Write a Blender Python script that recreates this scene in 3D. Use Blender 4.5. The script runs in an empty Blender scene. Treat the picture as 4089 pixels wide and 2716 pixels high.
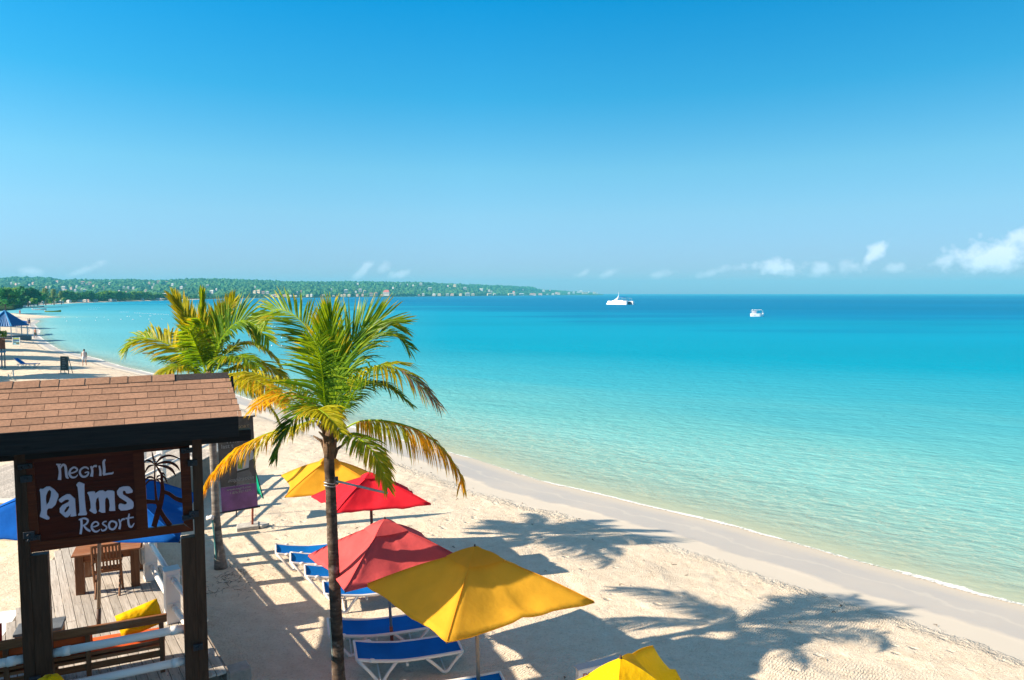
import bpy, bmesh, math, random
import numpy as np
from math import *
from mathutils import Vector, Matrix, noise
from mathutils.geometry import tessellate_polygon
R = radians
random.seed(7)
rnd = random.Random(11)
scene = bpy.context.scene
COL = scene.collection

# ------------------------------------------------------------------ camera
CZ = 7.0; FPX = 2771.0; PITCH = atan(184 / FPX)
cd = bpy.data.cameras.new('camera'); cam = bpy.data.objects.new('camera', cd); COL.objects.link(cam)
cam.location = (0, 0, CZ); cam.rotation_euler = (pi / 2 - PITCH, 0, 0)
cd.sensor_width = 36; cd.lens = 36 * FPX / 4089; cd.clip_start = .1; cd.clip_end = 60000
scene.camera = cam
scene.view_settings.view_transform = 'Standard'; scene.view_settings.look = 'None'
scene.view_settings.exposure = 1.12; scene.view_settings.gamma = 1

# ------------------------------------------------------------------ light
SUN_E = R(30.7); SUN_A = R(18)          # light travels along +x, turned 18 degrees away from the camera
sd = bpy.data.lights.new('sun', 'SUN'); sun = bpy.data.objects.new('sun', sd); COL.objects.link(sun)
sd.energy = 5.0; sd.angle = R(.55); sd.color = (1, .87, .70)
LD = Vector((cos(SUN_A) * cos(SUN_E), sin(SUN_A) * cos(SUN_E), -sin(SUN_E)))
sun.rotation_euler = LD.to_track_quat('-Z', 'Y').to_euler(); sun.location = (-20, -10, 20)
TS = -LD

world = bpy.data.worlds.new('World'); scene.world = world; world.use_nodes = True
def build_world():
    nt = world.node_tree; nt.nodes.clear(); N = nt.nodes.new; L = nt.links.new
    out = N('ShaderNodeOutputWorld'); bg = N('ShaderNodeBackground'); L(bg.outputs[0], out.inputs[0])
    sky = N('ShaderNodeTexSky'); sky.sky_type = 'NISHITA'; sky.sun_disc = False
    sky.sun_elevation = SUN_E; sky.sun_rotation = atan2(TS.x, TS.y); sky.air_density = 1.1; sky.dust_density = .35; sky.ozone_density = 3.5
    tc = N('ShaderNodeTexCoord'); sep = N('ShaderNodeSeparateXYZ'); L(tc.outputs['Generated'], sep.inputs[0])
    # the clear tropical blue: tint deepens with height, then is raised above the view to lift shade
    ramp = N('ShaderNodeValToRGB'); L(sep.outputs['Z'], ramp.inputs[0])
    cr = ramp.color_ramp
    pts = SKY_TINT
    while len(cr.elements) < len(pts): cr.elements.new(.5)
    for e, (p, c) in zip(cr.elements, pts): e.position = p; e.color = (*c, 1)
    mul = N('ShaderNodeMix'); mul.data_type = 'RGBA'; mul.blend_type = 'MULTIPLY'; mul.inputs[0].default_value = 1
    L(sky.outputs[0], mul.inputs['A']); L(ramp.outputs[0], mul.inputs['B'])
    def m(op, a, b=None, c=None):
        n = N('ShaderNodeMath'); n.operation = op
        for i, v in enumerate((a, b, c)):
            if v is None: continue
            if isinstance(v, (int, float)): n.inputs[i].default_value = v
            else: L(v, n.inputs[i])
        return n.outputs[0]
    az = m('ARCTAN2', sep.outputs['X'], sep.outputs['Y']); el = sep.outputs['Z']
    cmb = N('ShaderNodeCombineXYZ'); L(az, cmb.inputs[0]); L(el, cmb.inputs[1])
    no = N('ShaderNodeTexNoise'); no.inputs['Scale'].default_value = 40; no.inputs['Detail'].default_value = 8; no.inputs['Roughness'].default_value = .55
    L(cmb.outputs[0], no.inputs['Vector'])
    nz = m('SUBTRACT', no.outputs['Fac'], .5)
    tot = None
    for (x, y, rx, ry, tilt, s) in CLOUDS:
        a = atan2((x - 2044.5) / FPX, 1); e = (1174 - y) / FPX
        da = m('SUBTRACT', az, a); de = m('SUBTRACT', el, e)
        de2 = m('SUBTRACT', de, m('MULTIPLY', da, tilt))
        u = m('DIVIDE', da, rx / FPX); v = m('DIVIDE', de2, ry / FPX)
        d = m('SQRT', m('ADD', m('MULTIPLY', u, u), m('MULTIPLY', v, v)))
        val = m('MULTIPLY', m('MINIMUM', m('MAXIMUM', m('MULTIPLY', m('ADD', m('SUBTRACT', 1, d), m('MULTIPLY', nz, 3.2)), 1.25), 0), 1), s)
        tot = val if tot is None else m('MAXIMUM', tot, val)
    mx = N('ShaderNodeMix'); mx.data_type = 'RGBA'; L(tot, mx.inputs[0]); L(mul.outputs['Result'], mx.inputs['A'])
    mx.inputs['B'].default_value = (5.4, 5.9, 6.6, 1)
    # the clear air away from the sun is as evenly blue as the rest
    dt = m('ADD', m('MULTIPLY', sep.outputs['X'], LD.x / cos(SUN_E)), m('MULTIPLY', sep.outputs['Y'], LD.y / cos(SUN_E)))
    fac = m('SUBTRACT', 1.03, m('MULTIPLY', m('MAXIMUM', m('SUBTRACT', dt, .25), 0), .50))
    ev = N('ShaderNodeMix'); ev.data_type = 'RGBA'; ev.blend_type = 'MULTIPLY'; ev.inputs[0].default_value = 1
    cf = N('ShaderNodeCombineXYZ'); [L(fac, cf.inputs[i]) for i in range(3)]
    L(mul.outputs['Result'], ev.inputs['A']); L(cf.outputs[0], ev.inputs['B']); L(ev.outputs['Result'], mx.inputs['A'])
    L(mx.outputs['Result'], bg.inputs[0]); bg.inputs[1].default_value = .094
SKY_TINT = [(0, (.43, .49, .86)), (.048, (.45, .56, .85)), (.11, (.50, .70, .82)), (.17, (.44, .79, .84)), (.266, (.143, .77, .90)), (.385, (.01, .76, 1)), (.60, (.85, .86, .84)), (1, (1, .92, .84))]
CLOUDS = [(3960, 1045, 150, 62, .12, .75), (4120, 1010, 120, 60, 0, .6), (3750, 1062, 80, 22, .35, .45), (3470, 1040, 60, 40, .9, .65), (3400, 1075, 50, 30, 0, .4), (3560, 1085, 45, 20, .3, .4),
          (3130, 1078, 110, 34, -.05, .65), (3270, 1085, 55, 28, 0, .45), (2850, 1092, 70, 18, .3, .3), (2625, 1100, 60, 16, .1, .3),
          (2430, 1092, 45, 15, .3, .32), (2330, 1090, 35, 15, .4, .38), (1600, 1098, 70, 18, .3, .38), (1450, 1085, 60, 24, .8, .36), (1530, 1075, 30, 22, .6, .25), (145, 1100, 45, 16, 0, .35), (330, 1098, 60, 14, .4, .28)]
build_world()

# ------------------------------------------------------------------ picture helper: a photograph point on a height or at a distance
def ray(x, y):
    cx = (x - 2044.5) / FPX; cy = (y - 1358) / FPX
    return Vector((cx, cos(PITCH) - cy * sin(PITCH), -sin(PITCH) - cy * cos(PITCH)))
def P(x, y, z=None, D=None):
    d = ray(x, y); t = (z - CZ) / d.z if z is not None else D / d.y
    return Vector((0, 0, CZ)) + d * t

# ------------------------------------------------------------------ mesh helpers
class MB:
    def __init__(s): s.v = []; s.f = []; s.c = []
    def add(s, vs, fs, c=None):
        o = len(s.v); s.v += [tuple(v) for v in vs]; s.f += [tuple(i + o for i in f) for f in fs]; s.c += [c] * len(fs)
    def box(s, c, size, X=(1, 0, 0), Y=(0, 1, 0), Z=(0, 0, 1), col=None, bev=0):
        c = Vector(c); X = Vector(X).normalized() * size[0] / 2; Y = Vector(Y).normalized() * size[1] / 2; Z = Vector(Z).normalized() * size[2] / 2
        vs = [c + X * a + Y * b + Z * d for d in (-1, 1) for b in (-1, 1) for a in (-1, 1)]
        s.add(vs, [(0, 2, 3, 1), (4, 5, 7, 6), (0, 1, 5, 4), (2, 6, 7, 3), (1, 3, 7, 5), (0, 4, 6, 2)], col)
    def tube(s, pts, r, n=8, cap=True, col=None):
        pts = [Vector(p) for p in pts]; m = len(pts)
        if not hasattr(r, '__len__'): r = [r] * m
        o = []; ref = None
        for i, p in enumerate(pts):
            t = (pts[min(i + 1, m - 1)] - pts[max(i - 1, 0)]).normalized()
            if ref is None: ref = t.orthogonal().normalized()
            a = (ref - t * ref.dot(t)).normalized(); ref = a; b = t.cross(a)
            o += [p + (a * cos(2 * pi * k / n) + b * sin(2 * pi * k / n)) * r[i] for k in range(n)]
        fs = [(i * n + k, i * n + (k + 1) % n, (i + 1) * n + (k + 1) % n, (i + 1) * n + k) for i in range(m - 1) for k in range(n)]
        if cap: fs += [tuple(range(n - 1, -1, -1)), tuple((m - 1) * n + k for k in range(n))]
        s.add(o, fs, col)
    def prism(s, poly, d, col=None, holes=()):
        """flat outline (3-D points, coplanar) thickened along vector d"""
        loops = [[Vector(p) for p in poly]] + [[Vector(p) for p in h] for h in holes]
        tris = tessellate_polygon(loops); flat = [p for l in loops for p in l]; n = len(flat); d = Vector(d)
        fs = [tuple(t) for t in tris] + [tuple(i + n for i in reversed(t)) for t in tris]
        k = 0
        for l in loops:
            m = len(l); fs += [(k + i, k + (i + 1) % m, k + (i + 1) % m + n, k + i + n) for i in range(m)]; k += m
        s.add(flat + [p + d for p in flat], fs, col)
    def ball(s, c, r, n=8, m=6, sq=(1, 1, 1), col=None):
        c = Vector(c); vs = []
        for i in range(m + 1):
            for k in range(n):
                t = pi * i / m; a = 2 * pi * k / n
                vs.append(c + Vector((sin(t) * cos(a) * sq[0], sin(t) * sin(a) * sq[1], cos(t) * sq[2])) * r)
        s.add(vs, [(i * n + k, (i + 1) * n + k, (i + 1) * n + (k + 1) % n, i * n + (k + 1) % n) for i in range(m) for k in range(n)], col)

OFF = {}
def setp(o, label=None, cat=None, group=None, kind=None):
    for k, v in (('label', label), ('category', cat), ('group', group), ('kind', kind)):
        if v: o[k] = v
    return o
def thing(name, loc, label, cat, group=None):
    o = bpy.data.objects.new(name, None); COL.objects.link(o); o.location = loc; OFF[o.name] = Vector(loc)
    o.empty_display_size = .2
    return setp(o, label, cat, group)
def obj(name, mb, mat, parent=None, smooth=False, bevel=0, loc=None):
    me = bpy.data.meshes.new(name)
    off = OFF[parent.name] if parent is not None else (Vector(loc) if loc is not None else Vector((0, 0, 0)))
    me.from_pydata([(v[0] - off.x, v[1] - off.y, v[2] - off.z) for v in mb.v], [], mb.f); me.update()
    if any(c is not None for c in mb.c):
        at = me.color_attributes.new('tint', 'FLOAT_COLOR', 'CORNER')
        buf = np.ones((len(me.loops), 4), dtype=np.float32); i = 0
        for f, c in zip(mb.f, mb.c):
            n = len(f)
            if c is not None: buf[i:i + n, :3] = c
            i += n
        at.data.foreach_set('color', buf.ravel())
    if bevel:
        bm = bmesh.new(); bm.from_mesh(me); bmesh.ops.remove_doubles(bm, verts=bm.verts, dist=1e-5)
        bmesh.ops.bevel(bm, geom=bm.edges[:], offset=bevel, segments=1, affect='EDGES', clamp_overlap=True); bm.to_mesh(me); bm.free()
    if smooth: me.polygons.foreach_set('use_smooth', [True] * len(me.polygons))
    if mat: me.materials.append(mat)
    o = bpy.data.objects.new(name, me); COL.objects.link(o)
    if parent is not None: o.parent = parent; OFF[o.name] = off
    else: o.location = off; OFF[o.name] = off
    return o
def copy_thing(root, loc, rot=0, label=None, group=None, scale=1):
    r = root.copy(); COL.objects.link(r); r.location = loc; r.rotation_euler = (0, 0, rot); r.scale = (scale,) * 3
    if label: r['label'] = label
    if group: r['group'] = group
    for ch in list(root.children):
        c = ch.copy(); COL.objects.link(c); c.parent = r
        for g in list(ch.children):
            d = g.copy(); COL.objects.link(d); d.parent = c
    return r

# ------------------------------------------------------------------ materials
def nodes(name):
    m = bpy.data.materials.new(name); m.use_nodes = True; nt = m.node_tree
    b = nt.nodes['Principled BSDF']; return m, nt, b, nt.nodes.new, nt.links.new
def mixc(nt, fac, a, b, mode='MIX'):
    n = nt.nodes.new('ShaderNodeMix'); n.data_type = 'RGBA'; n.blend_type = mode
    for key, v in ((0, fac), ('A', a), ('B', b)):
        if isinstance(v, bpy.types.NodeSocket): nt.links.new(v, n.inputs[key])
        elif isinstance(v, (int, float)): n.inputs[key].default_value = v
        else: n.inputs[key].default_value = (*v, 1)
    return n.outputs['Result']
def math_(nt, op, a, b=0.0, clamp=False):
    n = nt.nodes.new('ShaderNodeMath'); n.operation = op; n.use_clamp = clamp
    for i, v in enumerate((a, b)):
        if isinstance(v, bpy.types.NodeSocket): nt.links.new(v, n.inputs[i])
        else: n.inputs[i].default_value = v
    return n.outputs[0]
def ramp_(nt, fac, stops):
    n = nt.nodes.new('ShaderNodeValToRGB'); nt.links.new(fac, n.inputs[0]); cr = n.color_ramp
    while len(cr.elements) < len(stops): cr.elements.new(.5)
    for e, (p, c) in zip(cr.elements, stops): e.position = p; e.color = (*c, 1) if hasattr(c, '__len__') else (c, c, c, 1)
    return n.outputs[0]
def noise_(nt, scale, detail=5, rough=.55, vec=None, dist=0):
    n = nt.nodes.new('ShaderNodeTexNoise'); n.inputs['Scale'].default_value = scale; n.inputs['Detail'].default_value = detail
    n.inputs['Roughness'].default_value = rough; n.inputs['Distortion'].default_value = dist
    if vec: nt.links.new(vec, n.inputs['Vector'])
    return n.outputs['Fac']
def coords(nt, kind='Object', scale=(1, 1, 1), rot=0):
    t = nt.nodes.new('ShaderNodeTexCoord'); mp = nt.nodes.new('ShaderNodeMapping')
    nt.links.new(t.outputs[kind], mp.inputs[0]); mp.inputs['Scale'].default_value = scale
    if rot:
        r = nt.nodes.new('ShaderNodeMapping'); nt.links.new(t.outputs[kind], r.inputs[0]); r.inputs['Rotation'].default_value = (0, 0, rot)
        nt.links.new(r.outputs[0], mp.inputs[0])
    return mp.outputs[0]
def bump_(nt, b, h, dist, strength=1, prev=None):
    n = nt.nodes.new('ShaderNodeBump'); n.inputs['Distance'].default_value = dist; n.inputs['Strength'].default_value = strength
    nt.links.new(h, n.inputs['Height'])
    if prev: nt.links.new(prev, n.inputs['Normal'])
    if b: nt.links.new(n.outputs[0], b.inputs['Normal'])
    return n.outputs[0]
def plain(name, col, rough=.6, var=.25, scale=6, bump=.003, bscale=60, spec=.4, metal=0, rand=0):
    m, nt, b, N, L = nodes(name)
    v = coords(nt); f = noise_(nt, scale, 6, .6, v)
    c = mixc(nt, ramp_(nt, f, [(.3, 0), (.7, 1)]), [x * (1 - var) for x in col], [min(1, x * (1 + var)) for x in col])
    if rand:
        oi = N('ShaderNodeObjectInfo'); c = mixc(nt, 1.0, c, ramp_(nt, oi.outputs['Random'], [(0, 1 - rand), (1, 1 + rand)]), 'MULTIPLY')
    L(c, b.inputs['Base Color']); b.inputs['Roughness'].default_value = rough
    b.inputs['Specular IOR Level'].default_value = spec; b.inputs['Metallic'].default_value = metal
    if bump: bump_(nt, b, noise_(nt, bscale, 5, .6, v), bump)
    return m
def wood(name, c1, c2, rot=0, axis='x', rough=.7, rand=.15, knots=False, stretch=18, wear=None, bump=.002):
    m, nt, b, N, L = nodes(name)
    sc = {'x': (1.2, stretch, stretch), 'z': (stretch, stretch, 1.2)}[axis]
    v = coords(nt, scale=sc, rot=rot)
    oi = N('ShaderNodeObjectInfo')
    add = N('ShaderNodeVectorMath'); add.operation = 'ADD'; L(v, add.inputs[0])
    cmb = N('ShaderNodeCombineXYZ'); 
    mm = math_(nt, 'MULTIPLY', oi.outputs['Random'], 40); L(mm, cmb.inputs[0]); L(mm, cmb.inputs[1]); L(cmb.outputs[0], add.inputs[1])
    f = noise_(nt, 1.6, 7, .65, add.outputs[0], .6)
    c = mixc(nt, ramp_(nt, f, [(.3, 0), (.68, 1)]), c1, c2)
    if wear:
        f2 = noise_(nt, 3, 4, .6, coords(nt)); c = mixc(nt, ramp_(nt, f2, [(.52, 0), (.7, .8)]), c, wear)
    c = mixc(nt, 1.0, c, ramp_(nt, oi.outputs['Random'], [(0, 1 - rand), (1, 1 + rand)]), 'MULTIPLY')
    if knots:
        vo = N('ShaderNodeTexVoronoi'); vo.inputs['Scale'].default_value = 1; L(coords(nt, scale=(1.9, 5.5, 5.5), rot=rot), vo.inputs['Vector'])
        c = mixc(nt, ramp_(nt, vo.outputs['Distance'], [(.05, .85), (.13, 0)]), c, [x * .25 for x in c1])
    L(c, b.inputs['Base Color']); b.inputs['Roughness'].default_value = rough; b.inputs['Specular IOR Level'].default_value = .2
    bump_(nt, b, f, bump * 3)
    return m
def fabric(name, col, trans=.25, wr=.02, wscale=3, fade=.12, rough=.85):
    m, nt, b, N, L = nodes(name)
    v = coords(nt); f = noise_(nt, 2.2, 5, .6, v)
    c = mixc(nt, ramp_(nt, f, [(.35, 0), (.7, 1)]), [x * (1 - fade) for x in col], [min(1, x * (1 + fade)) for x in col])
    L(c, b.inputs['Base Color']); b.inputs['Roughness'].default_value = rough; b.inputs['Specular IOR Level'].default_value = .15
    n1 = bump_(nt, None, noise_(nt, wscale, 3, .5, v), wr)
    n2 = bump_(nt, b, noise_(nt, 350, 2, .5, v), .0012, 1, n1)
    if trans:
        tr = N('ShaderNodeBsdfTranslucent'); L(c, tr.inputs[0]); L(n1, tr.inputs['Normal'])
        mx = N('ShaderNodeMixShader'); mx.inputs[0].default_value = trans
        L(b.outputs[0], mx.inputs[1]); L(tr.outputs[0], mx.inputs[2]); L(mx.outputs[0], nt.nodes['Material Output'].inputs[0])
    return m
def leafmat(name, trans=.35, rough=.42, base=None, detail=8):
    m, nt, b, N, L = nodes(name)
    if base is None:
        at = N('ShaderNodeAttribute'); at.attribute_name = 'tint'; c0 = at.outputs['Color']
    else: c0 = base
    f = noise_(nt, detail, 4, .6, coords(nt))
    c = mixc(nt, 1.0, c0, ramp_(nt, f, [(.3, .75), (.7, 1.25)]), 'MULTIPLY')
    L(c, b.inputs['Base Color']); b.inputs['Roughness'].default_value = rough; b.inputs['Specular IOR Level'].default_value = .22
    if trans:
        tr = N('ShaderNodeBsdfTranslucent'); L(mixc(nt, 1.0, c, (1.5, 1.35, .6), 'MULTIPLY'), tr.inputs[0])
        mx = N('ShaderNodeMixShader'); mx.inputs[0].default_value = trans
        L(b.outputs[0], mx.inputs[1]); L(tr.outputs[0], mx.inputs[2]); L(mx.outputs[0], nt.nodes['Material Output'].inputs[0])
    return m

W_DARK = wood('dark stained timber', (.010, .008, .008), (.026, .019, .016), rot=-R(26), rough=.5, knots=True)
W_DARKV = wood('dark stained post timber', (.042, .017, .008), (.10, .046, .024), axis='z', rough=.6, stretch=14)
W_MAHOG = wood('varnished red brown board', (.05, .005, .002), (.115, .016, .004), rot=-R(26), rough=.35)
W_MAHOG2 = wood('varnished frame', (.07, .011, .004), (.15, .032, .009), rot=-R(26), rough=.35)
W_TEAK = wood('weathered teak', (.12, .045, .018), (.25, .11, .05), axis='z', rough=.65, wear=(.26, .16, .10))
W_TEAKH = wood('weathered teak rails', (.19, .062, .020), (.36, .145, .058), rot=-R(26), rough=.65, wear=(.27, .16, .10))
W_DECK = wood('grey weathered planks', (.30, .255, .21), (.56, .50, .43), rot=-R(126), rough=.85, rand=.14, stretch=22, bump=.0015)
WHITE = plain('white painted pipe', (.80, .74, .68), .4, .06, 3, .001, 40)
WHITE2 = plain('white painted post', (.80, .74, .68), .5, .08, 2, .001, 30)
LETTER = plain('pale lilac letter paint', (.66, .54, .62), .6, .06, 8, .001, 80)
METAL = plain('dull galvanised steel', (.42, .43, .44), .4, .2, 8, .001, 60, metal=.6)
DARKMET = plain('dark metal', (.03, .03, .035), .45, .3, 8, .001)
CONC = plain('weathered concrete', (.42, .39, .34), .9, .25, 8, .006, 30)
REDPOLE = plain('rust red painted pole', (.32, .075, .04), .6, .25, 12, .001)
POLE = wood('varnished pole', (.26, .17, .10), (.48, .35, .24), axis='z', rough=.5)
BROWNPOLE = plain('dark brown pole', (.09, .05, .035), .6, .25, 12, .001)
BLUE = fabric('blue sling fabric', (.0, .145, .50), .12, .004, 3)
BLUE_C = fabric('blue canopy cloth', (.0, .095, .42), .15)
YELLOW = fabric('yellow canopy cloth', (.94, .48, .035), .48, .025, 2.6, .06)
YELLOW2 = fabric('bright yellow canopy cloth', (.97, .60, .006), .35, .03, 6, .06)
RED = fabric('red canopy cloth', (.80, .02, .035), .22, .022, 2.6, .05)
PINK = fabric('faded red canopy cloth', (.75, .105, .105), .26, .025, 2.6, .1)
YCUSH = fabric('yellow cushion cover', (.97, .50, .0), .12, .03, 9)
OCUSH = fabric('orange cushion cover', (.75, .13, .03), .05, .01, 6)
RCUSH = fabric('dark red cushion cover', (.45, .03, .02), .05, .01, 6)
GREEN = fabric('green canopy cloth', (.0, .30, .17), .15)
LEAF = leafmat('palm leaflets', .48)
TREEL = leafmat('tree foliage', .25, .6, detail=1.5)

# ------------------------------------------------------------------ shoreline
ZW = -.7
S_PTS = [(30, -8), (22, 2), (16.5, 11), (12.7, 16.74), (10.17, 19.38), (7.46, 22.53), (4.36, 25.42), (1.21, 28.2), (-1.63, 31.87), (-8, 38.5), (-18, 49), (-27, 59.5), (-34.43, 66.5), (-42.06, 74.07),
         (-50, 83), (-62.31, 95.34), (-73.38, 109.46), (-86, 126), (-98.93, 145.23), (-121.11, 175.82), (-136, 200), (-149.1, 215.49), (-150, 232), (-163, 243), (-190, 268), (-227.03, 300), (-250, 335), (-279.64, 392.2),
         (-324.32, 475.67), (-357.48, 554.29), (-394.26, 698.57), (-410.08, 827.81), (-450, 1040), (-440, 1180), (-400, 1430), (-330, 1750), (-180, 2200), (0, 2900), (200, 3600), (420, 4150), (560, 4300), (610, 4420), (560, 4700), (200, 6500)]
LAND = S_PTS + [(-9000, 9000), (-9000, -200), (30, -200)]
def sdist(X, Y):
    """signed distance to the waterline: + on land, - in the water"""
    X = np.asarray(X, float); Y = np.asarray(Y, float); d = np.full(X.shape, 1e9)
    for (ax, ay), (bx, by) in zip(S_PTS[:-1], S_PTS[1:]):
        vx, vy = bx - ax, by - ay; t = np.clip(((X - ax) * vx + (Y - ay) * vy) / (vx * vx + vy * vy), 0, 1)
        d = np.minimum(d, np.hypot(X - ax - t * vx, Y - ay - t * vy))
    ins = np.zeros(X.shape, bool); n = len(LAND)
    for i in range(n):
        (ax, ay), (bx, by) = LAND[i], LAND[(i + 1) % n]
        if ay == by: continue
        c = ((ay > Y) != (by > Y)) & (X < (bx - ax) * (Y - ay) / (by - ay) + ax)
        ins ^= c
    return np.where(ins, d, -d)
def beach_z(d):
    return np.interp(d, [-4000, -400, -60, -12, -3, 0, 2.8, 4.2, 8, 14], [-30, -9, -3.2, -1.75, -1.05, ZW, -.44, -.22, 0, 0])
def smooth_noise(X, Y, s, seed=0, oct=3):
    out = np.zeros(X.shape); a = 1; f = 1 / s; r = np.random.RandomState(seed)
    for o in range(oct):
        for k in range(5):
            th, ph = r.uniform(0, 2 * pi, 2); w = f * r.uniform(.6, 1.5)
            out += a * np.sin((X * cos(th) + Y * sin(th)) * w * 2 * pi + ph) / 5
        a *= .55; f *= 2.1
    return out
def grid_obj(name, X, Y, Z, mat, attrs=None, smooth=True):
    n, m = X.shape; me = bpy.data.meshes.new(name)
    co = np.stack([X, Y, Z], -1).reshape(-1, 3).astype(np.float32)
    i = np.arange((n - 1) * (m - 1)); r, c = i // (m - 1), i % (m - 1)
    q = np.stack([r * m + c, r * m + c + 1, (r + 1) * m + c + 1, (r + 1) * m + c], -1)
    me.vertices.add(n * m); me.vertices.foreach_set('co', co.ravel())
    me.loops.add(q.size); me.loops.foreach_set('vertex_index', q.ravel().astype(np.int32))
    me.polygons.add(len(q)); me.polygons.foreach_set('loop_start', (np.arange(len(q)) * 4).astype(np.int32))
    try: me.polygons.foreach_set('loop_total', np.full(len(q), 4, np.int32))
    except Exception: pass
    me.update(calc_edges=True); me.validate()
    for k, a in (attrs or {}).items():
        at = me.attributes.new(k, 'FLOAT', 'POINT'); at.data.foreach_set('value', a.ravel().astype(np.float32))
    if smooth: me.polygons.foreach_set('use_smooth', [True] * len(me.polygons))
    me.materials.append(mat); o = bpy.data.objects.new(name, me); COL.objects.link(o); return o

# ---- sand
def sand_material():
    m, nt, b, N, L = nodes('beach sand')
    at = N('ShaderNodeAttribute'); at.attribute_name = 'shore'; d = at.outputs['Fac']
    v = coords(nt)
    big = noise_(nt, .35, 5, .6, v); mid = noise_(nt, 3.5, 6, .65, v); fine = noise_(nt, 60, 4, .7, v); grit = noise_(nt, 18, 5, .7, v)
    dry = mixc(nt, ramp_(nt, mid, [(.3, 0), (.7, 1)]), (.68, .54, .39), (.80, .68, .52))
    dry = mixc(nt, ramp_(nt, grit, [(.30, .65), (.48, 0)]), dry, (.44, .32, .21))
    smooth_ = (.68, .59, .47)
    wet = mixc(nt, ramp_(nt, big, [(.35, 0), (.65, 1)]), (.46, .42, .375), (.52, .46, .39))
    wob = math_(nt, 'MULTIPLY', math_(nt, 'SUBTRACT', noise_(nt, .5, 4, .6, v), .5), 1.3)
    wob2 = math_(nt, 'ADD', wob, math_(nt, 'MULTIPLY', math_(nt, 'SUBTRACT', noise_(nt, 6, 4, .7, v), .5), .9))
    dd = math_(nt, 'ADD', d, wob)
    f_wet = ramp_(nt, math_(nt, 'MULTIPLY', math_(nt, 'ADD', math_(nt, 'ADD', d, wob2), 0), .1), [(.26, 1), (.30, 0)])
    f_wet = ramp_(nt, math_(nt, 'MULTIPLY', dd, .1), [(.255, 1), (.285, 0)])
    f_sm = ramp_(nt, math_(nt, 'MULTIPLY', math_(nt, 'ADD', d, wob2), .1), [(.40, 1), (.45, 0)])
    c = mixc(nt, f_sm, dry, smooth_); c = mixc(nt, f_wet, c, wet)
    c = mixc(nt, ramp_(nt, math_(nt, 'ADD', math_(nt, 'MULTIPLY', d, -1.0), .25), [(.15, 0), (.45, 1)]), c, (.80, .70, .50))
    # thin old swash lines on the wet sand
    sw = math_(nt, 'ABSOLUTE', math_(nt, 'SUBTRACT', math_(nt, 'ADD', d, math_(nt, 'MULTIPLY', wob, 1.8)), 1.55))
    c = mixc(nt, ramp_(nt, sw, [(.02, .3), (.12, 0)]), c, (.68, .60, .48))
    c = mixc(nt, ramp_(nt, math_(nt, 'ADD', math_(nt, 'MULTIPLY', wob2, .5), d), [(.35, .75), (.95, 0)]), c, (.62, .52, .39))
    L(c, b.inputs['Base Color'])
    L(ramp_(nt, f_wet, [(0, .95), (1, .45)]), b.inputs['Roughness']); b.inputs['Specular IOR Level'].default_value = .12
    # relief: rake lines, footprints and coarse grain on the dry part only
    wv = N('ShaderNodeTexWave'); wv.inputs['Scale'].default_value = 5.5; wv.inputs['Distortion'].default_value = 7; wv.inputs['Detail'].default_value = 3; wv.inputs['Detail Scale'].default_value = 1.2
    L(coords(nt, rot=R(42)), wv.inputs['Vector'])
    rough = math_(nt, 'SUBTRACT', 1.0, f_sm, True)
    vo = N('ShaderNodeTexVoronoi'); vo.feature = 'SMOOTH_F1'; vo.inputs['Scale'].default_value = 3.2; vo.inputs['Smoothness'].default_value = .6; L(v, vo.inputs['Vector'])
    near = ramp_(nt, noise_(nt, .5, 2, .5, v), [(.45, 0), (.6, 1)])
    h = math_(nt, 'ADD', math_(nt, 'MULTIPLY', grit, .75), math_(nt, 'MULTIPLY', fine, .30))
    h = math_(nt, 'ADD', h, math_(nt, 'MULTIPLY', math_(nt, 'MULTIPLY', wv.outputs['Fac'], near), .30))
    h = math_(nt, 'ADD', h, math_(nt, 'MULTIPLY', mid, 1.0)); h = math_(nt, 'ADD', h, math_(nt, 'MULTIPLY', vo.outputs['Distance'], .30))
    v2 = N('ShaderNodeTexVoronoi'); v2.inputs['Scale'].default_value = 1.9; L(coords(nt, scale=(1, 1.35, 1), rot=R(25)), v2.inputs['Vector'])
    foot = math_(nt, 'MULTIPLY', ramp_(nt, v2.outputs['Distance'], [(.07, 0), (.2, 1)]), 1.1)
    trod = ramp_(nt, noise_(nt, .33, 3, .6, v), [(.46, 0), (.56, 1)])
    h = math_(nt, 'ADD', h, math_(nt, 'MULTIPLY', foot, trod))
    h = math_(nt, 'MULTIPLY', h, rough)
    bump_(nt, b, h, .042, 1)
    return m
SAND = sand_material()
def geo(a, b, n, p=1.0):
    return a + (b - a) * np.linspace(0, 1, n) ** p
ys = np.concatenate([np.linspace(4, 30, 240), 30 * (1200 / 30) ** (np.linspace(0, 1, 200)[1:])])
ts = np.linspace(-1.15, 1.35, 330)
Yg, Tg = np.meshgrid(ys, ts, indexing='ij'); Xg = Tg * (Yg + 6)
Sg = sdist(Xg, Yg)
Zg = beach_z(Sg) + np.where(Sg > 4, smooth_noise(Xg, Yg, 3.2, 1) * .018 + smooth_noise(Xg, Yg, .8, 3) * .009, 0) * np.clip(1 - Yg / 120, 0, 1)
Zg += np.clip((Sg - 20) / 60, 0, 1) * np.clip((Yg - 25) / 60, 0, 1) * .6
Zg = np.where(Yg > 1000, Zg - .5, Zg)
sand = setp(grid_obj('sand_beach', Xg, Yg, Zg, SAND, {'shore': Sg * np.where(Sg > 0, np.interp(Yg, [34, 62], [1, 2.3]), 1)}), kind='structure')

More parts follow.
